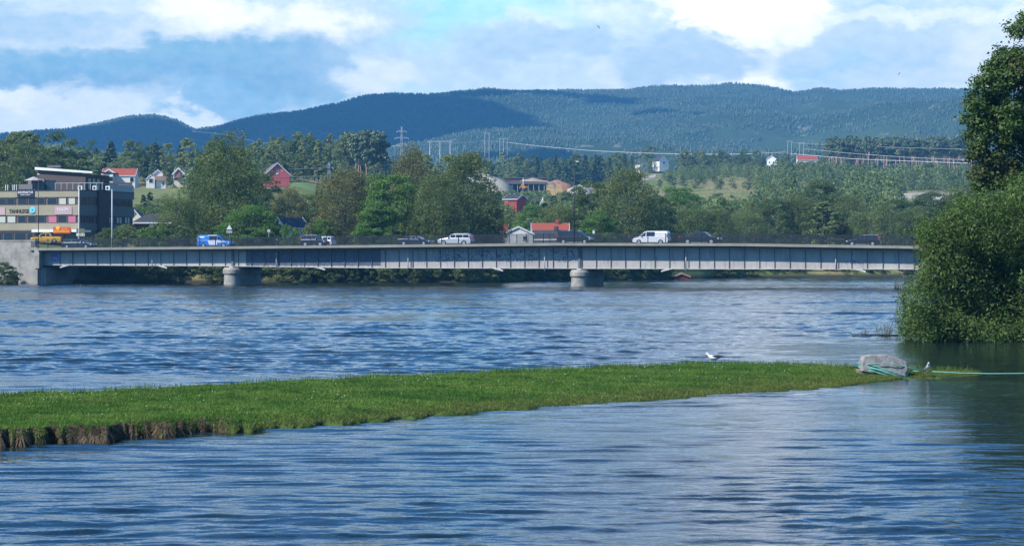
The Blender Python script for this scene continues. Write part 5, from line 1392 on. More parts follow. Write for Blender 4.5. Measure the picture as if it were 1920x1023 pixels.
def _o(n): return {1: 'first', 2: 'second', 3: 'third', 4: 'fourth', 5: 'fifth', 6: 'sixth', 7: 'seventh', 8: 'eighth', 9: 'ninth', 10: 'tenth', 11: 'eleventh', 12: 'twelfth'}.get(n, '%d%s' % (n, 'th' if 10 < n % 100 < 14 else {1: 'st', 2: 'nd', 3: 'rd'}.get(n % 10, 'th')))
def ORD(n): return _o(n)+' '
MIX = ['m0', 'm1', 'm2', 'm3', 'm4', 'm5', 'm6', 's0', 's1']
LEAFY = ['m0', 'm3', 'm4', 'm5', 'm1']
G1 = 'trees on the hill behind the office building'
scatter(14, -50, 60, 560, 680, ['m0', 'm1', 'm4', 'm3'], (12, 20), (.40, .6), 'TREE in the dark wood on the hill at the left edge', G1, top=(238, 290), seed=2)
scatter(14, 40, 172, 560, 720, ['m0', 'm1', 'm4', 'm6'], (12, 20), (.45, .65), 'TREE in the wood behind the roof of the office building', G1, top=(246, 300), seed=3)
scatter(22, 170, 372, 860, 960, ['s0', 's1', 's2', 'm1', 'm6', 'm2', 'm0'], (10, 18), (.35, .55), 'TREE in the row behind the white houses', 'trees behind the white houses', top=(262, 300), seed=4)
scatter(5, 188, 232, 800, 830, ['m5', 'm0', 's0'], (6, 9), (.6, .8), 'TREE close behind the orange-red roof', 'trees behind the white houses', top=(285, 300), seed=41)
tree('slim1', 353, 257, 820, 40, 'tall pale poplar-like tree left of the biggest birch', None, 'poplar_tree', 'poplar'); tree('slim1', 313, 266, 850, 24, 'slender pale tree between the two white houses', None, 'poplar_tree', 'poplar')
tree('s1', 290, 268, 840, 26, 'dark spruce right of the orange-roofed house', None, 'spruce_tree', 'spruce'); tree('s0', 208, 262, 900, 36, 'broad spruce above the orange-red roof', None, 'spruce_tree', 'spruce')
scatter(9, 252, 340, 590, 640, ['m1', 'm0', 'm6', 'm7'], (6, 9), (.7, 1.0), 'TREE at the foot of the lawn', 'trees at the foot of the lawn', top=(373, 386), seed=51)
scatter(12, 280, 420, 520, 640, ['m1', 'm0', 'm4', 'm7'], (6, 9), (.6, .9), 'TREE on the slope below the cream house', 'trees on the lower left slope', top=(352, 400), seed=5)
scatter(16, 440, 660, 520, 700, ['m1', 'm0', 'm4', 'm6'], (6, 12), (.6, .9), 'TREE on the slope below the red barn and meadow', 'trees on the lower left slope', top=(362, 410), seed=6)
scatter(30, 478, 664, 900, 1000, ['slim0', 'slim1', 'm3', 'm2', 'm0', 'm6', 'm5'], (14, 22), (.28, .42), 'TREE in the tall stand behind the red barn', 'tall stand behind the red barn', top=(247, 275), seed=7)
scatter(14, 470, 560, 850, 900, ['slim0', 'm3', 'm2'], (14, 22), (.3, .42), 'TREE at the front of the stand, left behind the barn', 'tall stand behind the red barn', top=(262, 300), seed=71)
scatter(9, 655, 716, 905, 960, ['p0', 'p1', 'p2', 'p3', 'slim1', 'm2'], (20, 24), (.25, .36), 'TREE with bare trunk at the right end of the tall stand', 'tall stand behind the red barn', top=(248, 262), seed=8)
scatter(16, 700, 880, 850, 1000, ['m3', 'm0', 'm4', 'm2', 's0'], (10, 16), (.4, .6), 'TREE behind the bright maple and the weeping birches', 'trees behind the weeping birches', top=(285, 318), seed=9)
scatter(16, 610, 760, 620, 800, ['m1', 'm0', 'm4'], (7, 11), (.6, .9), 'TREE on the slope right of the small pylon', 'trees on the lower left slope', top=(330, 372), seed=10)
scatter(46, 870, 1190, 1330, 1450, ['s0', 's1', 's2', 'm6', 'm3', 'm2', 'm0'], (12, 20), (.32, .5), 'TREE in the wood behind the sawmill', 'wood behind the sawmill', top=(286, 310), seed=11)
scatter(18, 925, 1090, 620, 900, ['m1', 'm6', 'm0', 's1'], (8, 12), (.5, .75), 'TREE in the dark group below the sawmill', 'dark trees below the sawmill', top=(360, 398), avoid=lambda x, Y: x < 985 and Y < 810, seed=12)
scatter(14, 1060, 1240, 760, 960, ['m0', 'm4', 'm3', 'm5'], (8, 12), (.5, .75), 'TREE right of the timber stacks', 'trees right of the timber stacks', top=(338, 372), seed=13)
scatter(52, 1262, 1560, 1440, 1540, ['m3', 'm2', 'm5', 'm0', 'slim0', 'slim1', 'm6'], (8, 14), (.4, .6), 'TREE along the far ridge', 'trees along the far ridge', top=(281, 300), avoid=lambda x, Y: abs(x-1447) < 13 or abs(x-1514) < 22 and True, seed=14)
scatter(10, 1500, 1540, 1430, 1500, ['m3', 'm0'], (3, 4), (.7, .9), 'TREE low before the long red-roofed house', 'trees along the far ridge', top=(302, 308), seed=141)
tree('slim0', 1216, 272, 1640, 28, 'tall ragged tree behind the pair of white houses', None, 'tree', 'tree'); tree('m7', 1396, 277, 1560, 16, 'bright green treetop standing above the far ridge', None, 'tree', 'tree')
scatter(72, 1552, 1835, 1480, 1580, ['p0', 'p1', 'p2', 'p3'], (15, 18), (.34, .46), 'TREE with orange trunk in the tall stand on the ridge', 'pine stand on the right ridge', top=(256, 268), seed=15)
scatter(26, 1556, 1840, 1600, 1680, ['p0', 'p1', 's0', 'm6'], (15, 18), (.4, .6), 'TREE at the back of the pine stand', 'pine stand on the right ridge', top=(262, 272), seed=151)
scatter(46, 1400, 1840, 1180, 1340, ['m3', 'm0', 'm2', 'm5', 's1', 'm6', 'slim0'], (9, 15), (.36, .55), 'TREE in the belt below the pine stand', 'belt of trees below the pines', top=(302, 332), seed=16)
scatter(26, 1440, 1700, 850, 1050, ['m0', 'm1', 'm4', 'm6', 'm3'], (9, 13), (.5, .7), 'TREE on the right slope above the bank row', 'trees on the right slope', top=(335, 368), seed=17)
scatter(34, 1190, 1440, 660, 840, ['m0', 'm1', 'm4', 'm7', 'm5'], (8, 12), (.5, .7), 'TREE below the clearing on the right slope', 'trees on the right slope', top=(356, 380), seed=18)
scatter(20, 1230, 1450, 1000, 1250, ['m3', 'm5', 'm0', 'slim0'], (3, 6), (.5, .8), 'TREE standing alone in the hillside clearing', 'scattered small trees in the clearing', seed=19)
scatter(14, 1180, 1740, 540, 620, ['m0', 'm1', 'm4', 'm5', 'm3'], (9, 14), (.5, .7), 'TREE behind the right bank row', 'trees behind the right bank row', top=(372, 402), seed=20)
# bushes along the water under the bridge
def bank_bushes():
    rg = random.Random(9); xs = [166+i*13.5+rg.uniform(-5, 5) for i in range(84)]
    for x in xs:
        if 1243 < x < 1308: continue
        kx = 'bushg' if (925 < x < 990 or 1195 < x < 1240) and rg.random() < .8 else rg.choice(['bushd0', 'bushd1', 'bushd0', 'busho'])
        Y = float(bank(x))+rg.uniform(-1.0, 4); wd = rg.uniform(40, 62)
        lab = 'dark, hanging over the water under the bridge' if x < 800 else 'on the bank seen under the bridge'
        if kx == 'bushg': lab = 'bright green, on the bank under the bridge'
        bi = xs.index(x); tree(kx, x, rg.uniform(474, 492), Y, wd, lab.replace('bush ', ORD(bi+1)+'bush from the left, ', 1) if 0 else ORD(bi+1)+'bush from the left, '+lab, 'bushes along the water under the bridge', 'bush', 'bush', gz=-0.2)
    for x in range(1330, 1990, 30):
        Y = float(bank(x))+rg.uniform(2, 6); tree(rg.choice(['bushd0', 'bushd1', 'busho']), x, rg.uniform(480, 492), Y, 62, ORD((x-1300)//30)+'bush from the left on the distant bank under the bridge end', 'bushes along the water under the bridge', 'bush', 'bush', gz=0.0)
bank_bushes()

# ---- woods too many to count, one mesh each
def wood(name, U, Y, hts, mt, label, kind='leaf', seed=3, per=26):
    rng = np.random.default_rng(seed); n = len(U); Z = terrain_uz(U, Y); X = (U-960)/F*Y
    if kind == 'cone':
        k = 5; a = rng.uniform(0, 6.28, n)[:, None]+np.arange(k)[None]*2*np.pi/k; w = hts*rng.uniform(.30, .50, n)
        tiers = []
        Vs = []; Fs = []
        for z0, z1, ws in ((0.05, .66, 1.0), (.42, 1.0, .62)):
            ring = np.stack([X[:, None]+np.cos(a)*(w*ws)[:, None]*rng.uniform(.7, 1.3, (n, k)), Y[:, None]+np.sin(a)*(w*ws)[:, None], (Z+hts*z0)[:, None]+rng.normal(0, .05, (n, k))*hts[:, None]], -1)
            tip = np.stack([X, Y, Z+hts*z1], -1)[:, None]
            base = sum(len(v) for v in Vs); Vs.append(np.concatenate([ring, tip], 1).reshape(-1, 3))
            i = np.arange(k); f = np.stack([i, (i+1) % k, np.full(k, k)], -1)
            Fs.append((np.arange(n)[:, None, None]*(k+1)+f[None]).reshape(-1, 3)+base)
        V = np.concatenate(Vs); Fc = np.concatenate(Fs)
    else:
        N = n*per; ti = np.repeat(np.arange(n), per); D = unit(rng, N); D[:, 2] = D[:, 2]*.5
        r = rng.random(N)**.4; sp = rng.random(n) < .3
        zz = .15+.85*rng.random(N); prof = np.where(sp[ti], (1-zz)*.42, .30*np.sqrt(np.clip(1-((zz-.5)/.52)**2, 0, 1)))
        P = np.stack([X[ti]+D[:, 0]*prof*hts[ti]*1.3, Y[ti]+D[:, 1]*prof*hts[ti]*1.3, Z[ti]+zz*hts[ti]], -1)
        V, Fc = leaf_quads(P, D+np.array([0, 0, .3]), hts[ti]*.036*rng.uniform(.7, 1.4, N), rng, .7)
    o = link_mesh(name, np_mesh(name, V, Fc), None, [mt]); tag(o, label, 'wood', kind='stuff')
def woods():
    rng = np.random.default_rng(21)
    # hillside woods behind the trees above
    def region(n, x0, x1, Y0, Y1, keep=None):
        u = rng.uniform(x0, x1, n); Y = rng.uniform(Y0, Y1, n)
        if keep is not None: k = keep(u, Y); u, Y = u[k], Y[k]
        return u, Y
    A = [region(240, -900, 180, 560, 900), region(200, -900, 380, 900, 1300), region(170, 460, 760, 930, 1300), region(200, 720, 960, 700, 1500, lambda u, Y: ~((Y > 1020) & (Y < 1280))),
         region(420, 860, 1240, 1380, 1900), region(160, 1240, 1900, 1560, 1900), region(260, 1420, 1900, 1060, 1400), region(130, 1400, 1900, 660, 860), region(260, 1900, 3000, 560, 1700),
         region(60, 1060, 1400, 600, 760), region(60, 930, 1060, 880, 1060), region(160, 1200, 1560, 1250, 1500, lambda u, Y: (abs(u-1447) > 14) & (abs(u-1514) > 22)), region(70, 300, 480, 640, 780)]
    u = np.concatenate([a[0] for a in A]); Y = np.concatenate([a[1] for a in A])
    h = rng.uniform(7, 13, len(u)); h = np.where((u > 1240) & (u < 1560) & (Y > 1200), h*.6, h); h = np.where((u > 860) & (u < 1240) & (Y > 1360), h*1.0, h)
    z = terrain_uz(u, Y); top = HY-(z+h-H)*F/Y
    ok = np.array([not blocks(a, b, c, 5) for a, b, c in zip(u, top, Y)]); u, Y, h = u[ok], Y[ok], h[ok]
    wood('woodland', u, Y, h, foliage('woodland_leaves', (0.155, 0.195, 0.070), (0.095, 0.140, 0.055), .3, .75, 1.3, .03), 'green mixed woodland filling the hillside behind the bank', per=400)
    # undergrowth on the low ground
    u = rng.uniform(150, 1980, 1500); Y = bank(u)+rng.uniform(3, 130, 1500); k = ~((u > 905) & (u < 1075) & (Y > 430) & (Y < 500)) & ~((u > 236) & (u < 320) & (Y < 520)); u, Y = u[k], Y[k]; k = ~((u > 528) & (u < 584) & (Y < 445)); u, Y = u[k], Y[k]
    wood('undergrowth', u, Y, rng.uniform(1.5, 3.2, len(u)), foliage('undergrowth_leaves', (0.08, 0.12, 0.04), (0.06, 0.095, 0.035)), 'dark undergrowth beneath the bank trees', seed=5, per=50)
    n = 2600; u = rng.uniform(1170, 1480, n); Y = rng.uniform(780, 1350, n)
    wood('clearing_shrubs', u, Y, rng.uniform(.8, 2.2, n)*(1+.8*(rng.random(n) < .15)), foliage('shrub_leaves', (0.17, 0.18, 0.065), (0.085, 0.12, 0.045)), 'low shrubs and stumps dotting the hillside clearing', seed=6, per=14)
    # forest of the blue hills
    n = 120000; q = rng.random(n)**.85; Y = 1950+q*3150; u = rng.uniform(-350, 2250, n)
    ur = rng.uniform(-350, 2250, 5200); Yr = rng.uniform(4960, 5050, 5200)
    u = np.concatenate([u, ur]); Y = np.concatenate([Y, Yr])
    X_ = (u-960)/F*Y; ok = (fbm(X_/130+4, Y/160+2, 4) > .29) | (Y > 4900); u, Y = u[ok], Y[ok]
    h = (2.6+4.0*rng.random(len(u))**1.6)*np.where(Y > 4940, .9, 1.0)
    wood('mountain_forest', u, Y, h, foliage('conifer_forest', (0.034, 0.060, 0.030), (0.052, 0.082, 0.036), 0.0, .88, 1.12, .006), 'dense conifer forest covering the blue hills', kind='cone', seed=8)
woods()

# ------------------------------------------------------------------ the big willow bush and the leafy tree at the right edge
def blob_crown(name, blobs, N, leaf, m, parent, seed, asp=.45, up=.3, hang=0.0, shell=.5, gap=.3):
    """blobs: (x, y, z, rx, ry, rz) in metres relative to the parent"""
    rng = np.random.default_rng(seed); B = np.array(blobs, float); w = (B[:, 3]*B[:, 5]); w /= w.sum(); bi = rng.choice(len(B), N, p=w)
    D = unit(rng, N); r = shell+(1.06-shell)*rng.random(N)**.6
    P = B[bi, :3]+D*r[:, None]*B[bi, 3:]
    # twiggy clumps give an uneven outline
    Q = P*2.1; nn = np.sin(Q[:, 0]*2.3+np.sin(Q[:, 2]*1.7)*2)+np.sin(Q[:, 1]*2.9+Q[:, 2]*1.3)+np.sin(Q[:, 2]*3.1+Q[:, 0]*1.1)
    keep = nn > rng.uniform(-2.6, gap, N); P = P[keep]; D = D[keep]; bi = bi[keep]
    P = P+rng.normal(0, leaf*1.6, P.shape)
    P[:, 2] -= hang*rng.random(len(P))
    V, Fc = leaf_quads(P, D+np.array([0, 0, up]), leaf*rng.uniform(.6, 1.4, len(P)), rng, asp)
    return link_mesh(name, np_mesh(name, V, Fc), parent, m if isinstance(m, list) else [m])
def build_willow():
    Y = 116; q = Y/F; rng = random.Random(4)
    base = P3(1850, 640, Y); base.z = 0
    o = empty('willow_bush', base, 'big rounded willow bush standing in the water at the right', 'bush')
    # (px, py, radius px) traced as heaps of shoots; each gets its own depth
    S_ = [(1755, 600, 62, 44), (1725, 560, 42, 48), (1745, 510, 44, 52), (1768, 460, 52, 52), (1800, 420, 60, 46), (1850, 400, 60, 40), (1905, 385, 60, 40), (1960, 380, 70, 60), (1712, 602, 30, 30),
          (1800, 520, 75, 70), (1800, 600, 75, 42), (1870, 500, 80, 75), (1880, 600, 80, 42), (1850, 450, 80, 55), (1940, 460, 80, 80), (1950, 560, 80, 80), (2020, 430, 90, 80), (2030, 540, 100, 95), (2100, 480, 90, 100), (1742, 440, 26, 22), (2080, 590, 90, 50), (1985, 610, 80, 35)]+[(x, 622, 42, 26) for x in range(1735, 2100, 34)]+[(1830, 565, 50, 40), (1880, 545, 55, 45), (1930, 600, 55, 40), (1905, 505, 55, 45), (1850, 610, 50, 34)]
    bl = []
    for px, py, rx, rz in S_:
        p = P3(px, py, Y)-base
        for kk in range(3):
            dy = rng.uniform(-2.4, 2.6); sh = 1-abs(dy)*.10
            bl.append((p.x+rng.uniform(-.4, .4), dy, p.z+rng.uniform(-.3, .3), rx*q*rng.uniform(.6, .9)*sh+.2, 1.1, rz*q*rng.uniform(.6, .9)*sh+.15))
            if rx > 50:
                for j in range(3): bl.append((p.x+rng.uniform(-1, 1)*rx*q*.8, dy+rng.uniform(-1, 1), p.z+rng.uniform(-1, 1)*rz*q*.8, .45, .45, .5))
    c = blob_crown('crown', [b for b in bl], 230000, .085, M['willow'], o, 31, asp=.30, up=.4, shell=.45, gap=-.6)
    m = MB()
    for i in range(26):
        a = rng.uniform(0, 6.28); x0 = rng.uniform(-2.5, 4.0); t = Vector((x0+math.cos(a)*1.8, math.sin(a)*1.6, rng.uniform(3.0, 5.6)))
        m.tube([(x0*.7, rng.uniform(-1, 1), -.6), (x0*.9, t.y*.5, t.z*.5), t], [.07, .05, .015], 5)
    for i in range(150):     # shoots that stick out of the outline
        b = rng.choice(bl); p = Vector(b[:3]); d = Vector((rng.uniform(-1, .6), rng.uniform(-.8, .8), rng.uniform(-.2, 1))).normalized()
        m.tube([p, p+d*b[3]*1.1], [.012, .006], 4)
    m.build('branches', M['bark'], o)['kind'] = 'stuff'
    # drowned twigs at its left foot
    t = empty('drowned_branch', P3(1672, 622, 122), 'bare drowned branch sticking out of the water left of the willow', 'branch'); t.location.z = 0
    m = MB()
    for i in range(34):
        x0 = rng.uniform(-1.9, .7); h = rng.uniform(.08, .75)*(.5 if x0 < -.8 else 1); lx = rng.uniform(-.35, .35)
        pts = [Vector((x0, rng.uniform(-.4, .4), -.1)), Vector((x0+lx*.5, 0, h*.6)), Vector((x0+lx, 0, h))]; m.tube(pts, [.014, .010, .005], 4)
        m.tube([pts[1], pts[1]+Vector((lx*.8+.1, 0, h*.3))], [.008, .004], 4)
    m.tube([(-2.0, 0, .03), (-.6, .1, .06), (.7, 0, .05)], [.02, .035, .03], 5); m.build('twigs', M['bark'], t)
    l_ = blob_crown('leaves', [(-.2, 0, .25, .8, .3, .18), (-1.6, 0, .08, .3, .2, .07)], 260, .04, M['leaf_olive'], t, 5)
    # sprig of tall weed out in the river
    t = empty('water_weed', P3(1688, 542, 310), 'tuft of dark weed standing in the river by the willow tip', 'plant'); t.location.z = 0
    m = MB()
    for i in range(16): x = rng.uniform(-.9, .9); m.tube([(x, 0, -.1), (x+rng.uniform(-.2, .2), 0, rng.uniform(.4, 1.5))], [.03, .01], 4)
    m.build('stems', M['bark'], t)
build_willow()
def build_maple():
    Y = 138; q = Y/F; rng = random.Random(14)
    base = P3(1990, 600, Y); base.z = 0.3
    o = empty('maple_tree', base, 'large leafy maple at the right edge rising above the willow', 'tree')
    S_ = [(1912, 55, 26, 24), (1893, 92, 30, 30), (1925, 100, 40, 50), (1868, 135, 28, 26), (1890, 150, 34, 34), (1842, 168, 26, 22), (1862, 190, 38, 26), (1822, 210, 22, 26), (1835, 240, 28, 24), (1862, 225, 34, 26), (1900, 200, 34, 34), (1905, 240, 34, 28), (1830, 262, 22, 16), (1888, 268, 26, 16),
          (1940, 160, 50, 60), (1935, 260, 44, 50), (1850, 352, 22, 18), (1915, 330, 30, 34), (1900, 372, 40, 24), (1960, 60, 60, 50), (2010, 110, 70, 80), (2010, 220, 70, 70), (1990, 320, 60, 60), (2080, 160, 70, 100), (2080, 290, 80, 80), (2150, 220, 70, 90), (1990, 20, 60, 50), (2050, 40, 60, 60), (1925, 30, 14, 10)]
    Br = [(1845, 290, 28, 18), (1872, 302, 34, 22), (1850, 322, 26, 18), (1895, 245, 26, 18), (1905, 130, 20, 18), (1880, 330, 24, 16)]
    def mk(lst, s):
        out = []
        for px, py, rx, rz in lst:
            p = P3(px, py, Y)-base; n = 7 if px < 1930 else 5
            for kk in range(n):
                dy = rng.uniform(-1.2, 1.2)*(1 if px < 1900 else 2.2); f = rng.uniform(.28, .5)
                out.append((p.x+rng.uniform(-.75, .75)*rx*q, dy, p.z+rng.uniform(-.75, .75)*rz*q, rx*q*f+.12, .55, rz*q*f*.8+.08))
        return out
    G_ = mk(S_, 1); Rb = mk(Br, 2)
    blob_crown('crown', G_, 100000, .095, M['maple'], o, 41, asp=.62, up=.7, hang=.15, shell=.25)
    blob_crown('crown', Rb, 9000, .095, M['maple_brown'], o, 42, asp=.62, up=.7, hang=.15, shell=.25)
    m = MB(); zt = P3(1990, 60, Y).z-base.z
    trunk = [Vector((0, 0, -1.5)), Vector((.1, 0, zt*.3)), Vector((-.1, .2, zt*.6)), Vector((.1, 0, zt*.95))]
    m.tube(trunk, [.45, .36, .22, .05], 10)
    for b in G_[::4]+Rb[::3]:
        e = Vector(b[:3]); f = min(.95, max(.25, e.z/zt*.8)); i = min(2, int(f*3)); a = trunk[i].lerp(trunk[i+1], f*3-i)
        m.tube([a, a.lerp(e, .5)+Vector((0, 0, .25)), e], [.10, .06, .02], 5)
    m.tube([trunk[1].lerp(trunk[2], .35), P3(1925, 297, Y)-base, P3(1872, 300, Y)-base], [.14, .10, .04], 6)
    m.build('trunk', M['bark'], o)
build_maple()
# the near right bank both stand on
def near_bank():
    us = np.linspace(1840, 3600, 60); t = np.linspace(0, 1, 24)[:, None]
    Y0 = 118-np.clip((us-2100)/1500, 0, 1)*55; Y = Y0+(360-Y0)*t; U = np.broadcast_to(us, Y.shape)
    e = np.clip((U-1990)/120, 0, 1); Z = -.8+smooth(t*6)*e*2.6*np.ones_like(U)+fbm(U/60, Y/9)*.3*e
    X = (U-960)/F*Y; n = len(us); i = np.arange(23)[:, None]*n+np.arange(n-1)[None]
    o = link_mesh('near_bank', np_mesh('near_bank', np.stack([X, Y, Z], -1).reshape(-1, 3), np.stack([i, i+1, i+n+1, i+n], -1).reshape(-1, 4), True), None, [mat('bank_grass', (0.07, 0.11, 0.03), 0.95, var=0.4, scale=.4)])
    tag(o, 'grassy near bank under the right-hand trees', 'ground', kind='structure')
near_bank()

# ------------------------------------------------------------------ clouds whose shadows lie on the hills (they drift above the frame)
def cloud(name, X, Y, sx, sy, label, seed, Z=1500):
    rg = random.Random(seed); bm = bmesh.new(); off = Z/math.tan(SUN_EL)
    cx, cy = X+SUN_DIR.x*off, Y+SUN_DIR.y*off
    for i in range(16):
        r = rg.uniform(.16, .30)*min(sx, sy)
        m = Matrix.Translation((rg.uniform(-.5, .5)*sx, rg.uniform(-.5, .5)*sy, rg.uniform(0, .25)*min(sx, sy))) @ Matrix.Diagonal((r*1.5, r*1.2, r*.55, 1))
        bmesh.ops.create_icosphere(bm, subdivisions=4, radius=1, matrix=m)
    for v in bm.verts: v.co += Vector([mnoise.noise(v.co/90+Vector((i*9, 0, seed))) for i in range(3)])*38
    me = bpy.data.meshes.new(name); bm.to_mesh(me); bm.free()
    for p_ in me.polygons: p_.use_smooth = True
    o = link_mesh(name, me, None, [CLOUD_M]); o.location = (cx, cy, Z); tag(o, label, 'cloud', kind='structure')
CLOUD_M = mat('cloud_white', (0.9, 0.9, 0.92), 1.0, spec=0.0)
cloud('cloud', -520, 4350, 1050, 760, 'broad cloud shading the left ridge', 1)
cloud('cloud', -1150, 4500, 700, 700, 'cloud shading the far left hill', 2)
cloud('cloud', 60, 3250, 330, 120, 'small cloud shading the lower middle slope', 3)
cloud('cloud', 620, 4250, 420, 110, 'narrow cloud shading the right slope', 4)
cloud('cloud', 330, 4750, 300, 120, 'small cloud shading the crest', 5)
cloud('cloud', 800, 3300, 260, 160, 'small cloud shading the lower right slope', 6)
# ------------------------------------------------------------------ boulder, mooring rope, gulls
def build_boulder():
    Y = 80.0; q = Y/F; p = P3(1656, 700, Y); p.z = 0.0
    o = empty('boulder', p, 'flat-topped grey granite boulder wrapped in green rope at the end of the spit', 'boulder')
    prof = [(1612, 672), (1616, 666), (1630, 663.5), (1658, 663), (1680, 669), (1697, 676), (1701, 690), (1693, 707), (1670, 704), (1640, 698), (1612, 693)]
    pts = [((x-1656)*q, (705-y)*q) for x, y in prof]; n = len(pts)
    m = MB(); cx = sum(a for a, b in pts)/n; cz = sum(b for a, b in pts)/n
    rows = [(-.40, .93), (-.36, 1.0), (-.1, 1.02), (.2, 1.0), (.45, .90), (.62, .66)]
    vs = []
    for y, s in rows:
        for a, b in pts: vs.append((cx+(a-cx)*s, y+(b-cz)*.10, cz+(b-cz)*s))
    fs = [(i*n+k, i*n+(k+1) % n, (i+1)*n+(k+1) % n, (i+1)*n+k) for i in range(len(rows)-1) for k in range(n)]
    fs += [tuple(range(n-1, -1, -1)), tuple((len(rows)-1)*n+k for k in range(n))]
    m.add(vs, fs)
    g_ = mat('granite', (0.33, 0.31, 0.30), 0.9, var=0.45, scale=4.5, bump=0.06)
    st = m.build('stone', g_, o, bevel=0.03)
    bm = bmesh.new(); bm.from_mesh(st.data); bmesh.ops.triangulate(bm, faces=bm.faces); bmesh.ops.subdivide_edges(bm, edges=bm.edges, cuts=3, use_grid_fill=True)
    for v in bm.verts: v.co += Vector([mnoise.noise(v.co*2.3+Vector((i*7, 0, 0)))*.014+mnoise.noise(v.co*9+Vector((i*7, 3, 0)))*.010 for i in range(3)])
    bm.to_mesh(st.data); bm.free(); st.modifiers.clear()
    MB().prism([((x-1656)*q, (705-y)*q) for x, y in ((1604, 690), (1640, 696), (1672, 703), (1660, 709), (1625, 704), (1606, 698))], 'y', -.30, .1).build('footing', mat('pinkish_stone', (0.33, 0.24, 0.19), 0.9, var=0.4, scale=6), o, bevel=0.03)
    rope_m = mat('sea_green_rope', (0.14, 0.50, 0.40), 0.7, var=0.3, scale=30)
    r = empty('mooring_rope', p, 'sea-green mooring rope wound round the boulder and stretched to the right', 'rope')
    L = lambda x, y, d: Vector(((x-1656)*q, d, (705-y)*q))
    m = MB()
    loops = [
     [(1612, 681, -.30), (1640, 684.5, -.47), (1680, 697, -.50), (1692, 703, -.45), (1699, 697, -.32), (1702, 688, -.05)],
     [(1611, 684, -.32), (1640, 690, -.48), (1675, 701, -.51), (1690, 706, -.46), (1698, 701, -.33), (1702, 690, -.08)],
     [(1611, 687, -.32), (1640, 695, -.48), (1670, 704, -.51), (1688, 708.5, -.47), (1697, 704.5, -.36), (1701, 698, -.2)],
     [(1611, 680, -.30), (1628, 680, -.46), (1654, 677.5, -.49), (1680, 682, -.48), (1700, 686.5, -.36), (1736, 693.5, -.30)],
     [(1614, 682.5, -.32), (1648, 691, -.49), (1684, 703, -.50)],
    ]
    for lp in loops: m.tube([L(*a) for a in lp], .017, 6)
    for z, y in ((1611, 680), (1611, 687)): m.tube([L(z, y, -.32), L(z-1, y-1, 0), L(z+2, y-3, .3)], .017, 6)
    m.build('wound_coils', rope_m, r)
    far = Vector((P3(1975, 699, 78)-p))
    a0 = L(1702, 693, -.2); knot = L(1736, 693.6, -.30)
    m = MB(); m.tube([a0, L(1722, 693.8, -.27), knot], .016, 6)
    mid = knot.lerp(far, .5)+Vector((0, 0, -.02)); m.tube([knot, knot.lerp(far, .25)+Vector((0, 0, -.04)), mid+Vector((0, 0, -.03)), far, far+Vector((6, 1, .35))], .016, 6); m.build('stretched_line', rope_m, r)
    MB().lathe([(.01, -.04), (.035, -.02), (.04, .01), (.01, .04)], knot, 8).build('knot', rope_m, r)
build_boulder()

def loft(rows, n=12):
    """rows: (x, z, halfwidth, halfheight) along the body -> vertices, faces of one closed skin"""
    vs = []; fs = []
    for x, z, w, h in rows:
        for k in range(n):
            t = 2*math.pi*k/n; vs.append((x, w*math.cos(t), z+h*math.sin(t)))
    for i in range(len(rows)-1):
        for k in range(n): fs.append((i*n+k, i*n+(k+1) % n, (i+1)*n+(k+1) % n, (i+1)*n+k))
    fs += [tuple(range(n-1, -1, -1)), tuple((len(rows)-1)*n+k for k in range(n))]
    return vs, fs
M['feather_white'] = mat('white_feathers', (0.80, 0.80, 0.80), 0.8); M['feather_grey'] = mat('grey_feathers', (0.20, 0.22, 0.25), 0.8); M['feather_black'] = mat('black_feathers', (0.025, 0.025, 0.035), 0.8)
M['beak'] = mat('yellow_beak', (0.62, 0.35, 0.05), 0.5); M['beak_red'] = mat('dusky_beak', (0.35, 0.10, 0.08), 0.5)
def subsurf(o, l=1): s = o.modifiers.new('sub', 'SUBSURF'); s.levels = l; s.render_levels = l; return o
def gull_swimming():
    Y = 94.0; p = P3(1339, 672.5, Y); p.z = 0.0
    o = empty('swimming_gull', p, 'white gull with blackish back swimming beyond the spit', 'gull', rz=R(180-8))
    vs, fs = loft([(-.33, .10, .012, .012), (-.27, .10, .045, .03), (-.16, .08, .10, .075), (0, .06, .13, .10), (.12, .07, .12, .10), (.20, .12, .075, .075), (.235, .17, .052, .058), (.26, .205, .05, .052), (.295, .21, .045, .045), (.325, .20, .025, .025)], 14)
    subsurf(MB().add(vs, fs, True).build('body', M['feather_white'], o))
    for s in (-1, 1):
        vs, fs = loft([(-.40, .115, .010, .008), (-.30, .115, .022, .022), (-.15, .11, .035, .055), (0, .10, .038, .062), (.09, .10, .022, .04)], 10)
        subsurf(MB().add([(x, y+s*.085, z) for x, y, z in vs], fs, True).build('wing', M['feather_black'], o))
    vs, fs = loft([(.32, .20, .016, .016), (.35, .195, .012, .012), (.375, .185, .006, .008)], 8); MB().add(vs, fs, True).build('beak', M['beak'], o)
    for s in (-1, 1): MB().lathe([(.001, -.006), (.007, -.003), (.007, .003), (.001, .006)], (.292, s*.043, .222), 8, 'y').build('eye', M['feather_black'], o)
gull_swimming()
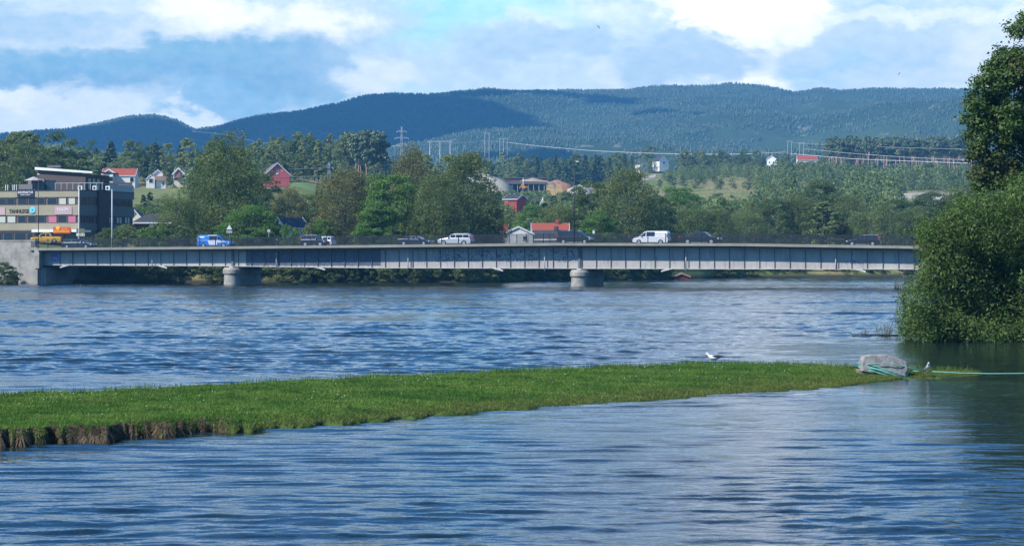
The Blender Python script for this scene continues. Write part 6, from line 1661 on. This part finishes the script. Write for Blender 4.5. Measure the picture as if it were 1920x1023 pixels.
def gull_standing():
    Y = 79.6; p = P3(1739, 694, Y); p.z = 0.15
    o = empty('standing_gull', p, 'small white gull standing on the grass by the rope, right of the boulder', 'gull', rz=R(-74)); o.scale = (1.12,)*3
    rows = [(-.13, .10, .006, .006), (-.09, .115, .022, .018), (-.03, .14, .048, .042), (.02, .165, .056, .056), (.055, .205, .048, .052), (.065, .245, .034, .040), (.070, .275, .034, .034), (.085, .292, .033, .030), (.105, .288, .018, .018)]
    vs, fs = loft(rows, 14); subsurf(MB().add(vs, fs, True).build('body', M['feather_white'], o))
    for s in (-1, 1):
        vs, fs = loft([(-.17, .085, .004, .006), (-.12, .105, .010, .016), (-.04, .14, .016, .036), (.02, .17, .014, .036), (.045, .19, .006, .018)], 10)
        subsurf(MB().add([(x, y+s*.046, z) for x, y, z in vs], fs, True).build('wing', M['feather_grey'], o))
        m = MB().tube([(.0, s*.022, -.03), (.004, s*.022, .05), (.0, s*.024, .125)], .004, 6)
        for a in (-.5, 0, .5): m.tube([(.0, s*.022, -.028), (.035*math.cos(a), s*.022+.035*math.sin(a), -.032)], .003, 5)
        m.build('leg', M['beak_red'], o)
        MB().lathe([(.001, -.004), (.005, -.002), (.005, .002), (.001, .004)], (.09, s*.031, .298), 8, 'y').build('eye', M['feather_black'], o)
    vs, fs = loft([(.102, .287, .008, .008), (.125, .281, .006, .006), (.14, .276, .002, .003)], 8); MB().add(vs, fs, True).build('beak', M['beak_red'], o)
gull_standing()
def gull_flying(px, py, Y, rz, bank_, label):
    p = P3(px, py, Y); o = empty('flying_gull', p, label, 'gull', 'gulls flying below the clouds', rz=rz); o.rotation_euler = (bank_, 0, rz)
    vs, fs = loft([(-.30, 0, .012, .008), (-.2, 0, .05, .03), (0, 0, .085, .075), (.15, .01, .07, .06), (.24, .03, .045, .045), (.31, .03, .02, .02)], 10)
    MB().add(vs, fs, True).build('body', M['feather_grey'], o)
    for s in (-1, 1):
        top = [(.14, 0, .03), (.16, .35, .16), (.05, .78, .06), (-.16, .80, .05), (-.02, .35, .14), (-.10, 0, .03)]
        t2 = [(x, s*(y+.03), z) for x, y, z in top]; MB().add(t2+[(x, y, z-.02) for x, y, z in t2], [(0, 1, 4, 5), (1, 2, 3, 4), (6, 11, 10, 7), (7, 10, 9, 8), (0, 6, 7, 1), (1, 7, 8, 2), (2, 8, 9, 3), (3, 9, 10, 4), (4, 10, 11, 5)]).build('wing', M['feather_grey'], o)
gull_flying(1122, 51, 520, R(20), R(35), 'gull gliding high in the sky above the middle of the ridge')
gull_flying(1686, 139, 560, R(160), R(-30), 'gull gliding just above the ridge near the right-hand tree')
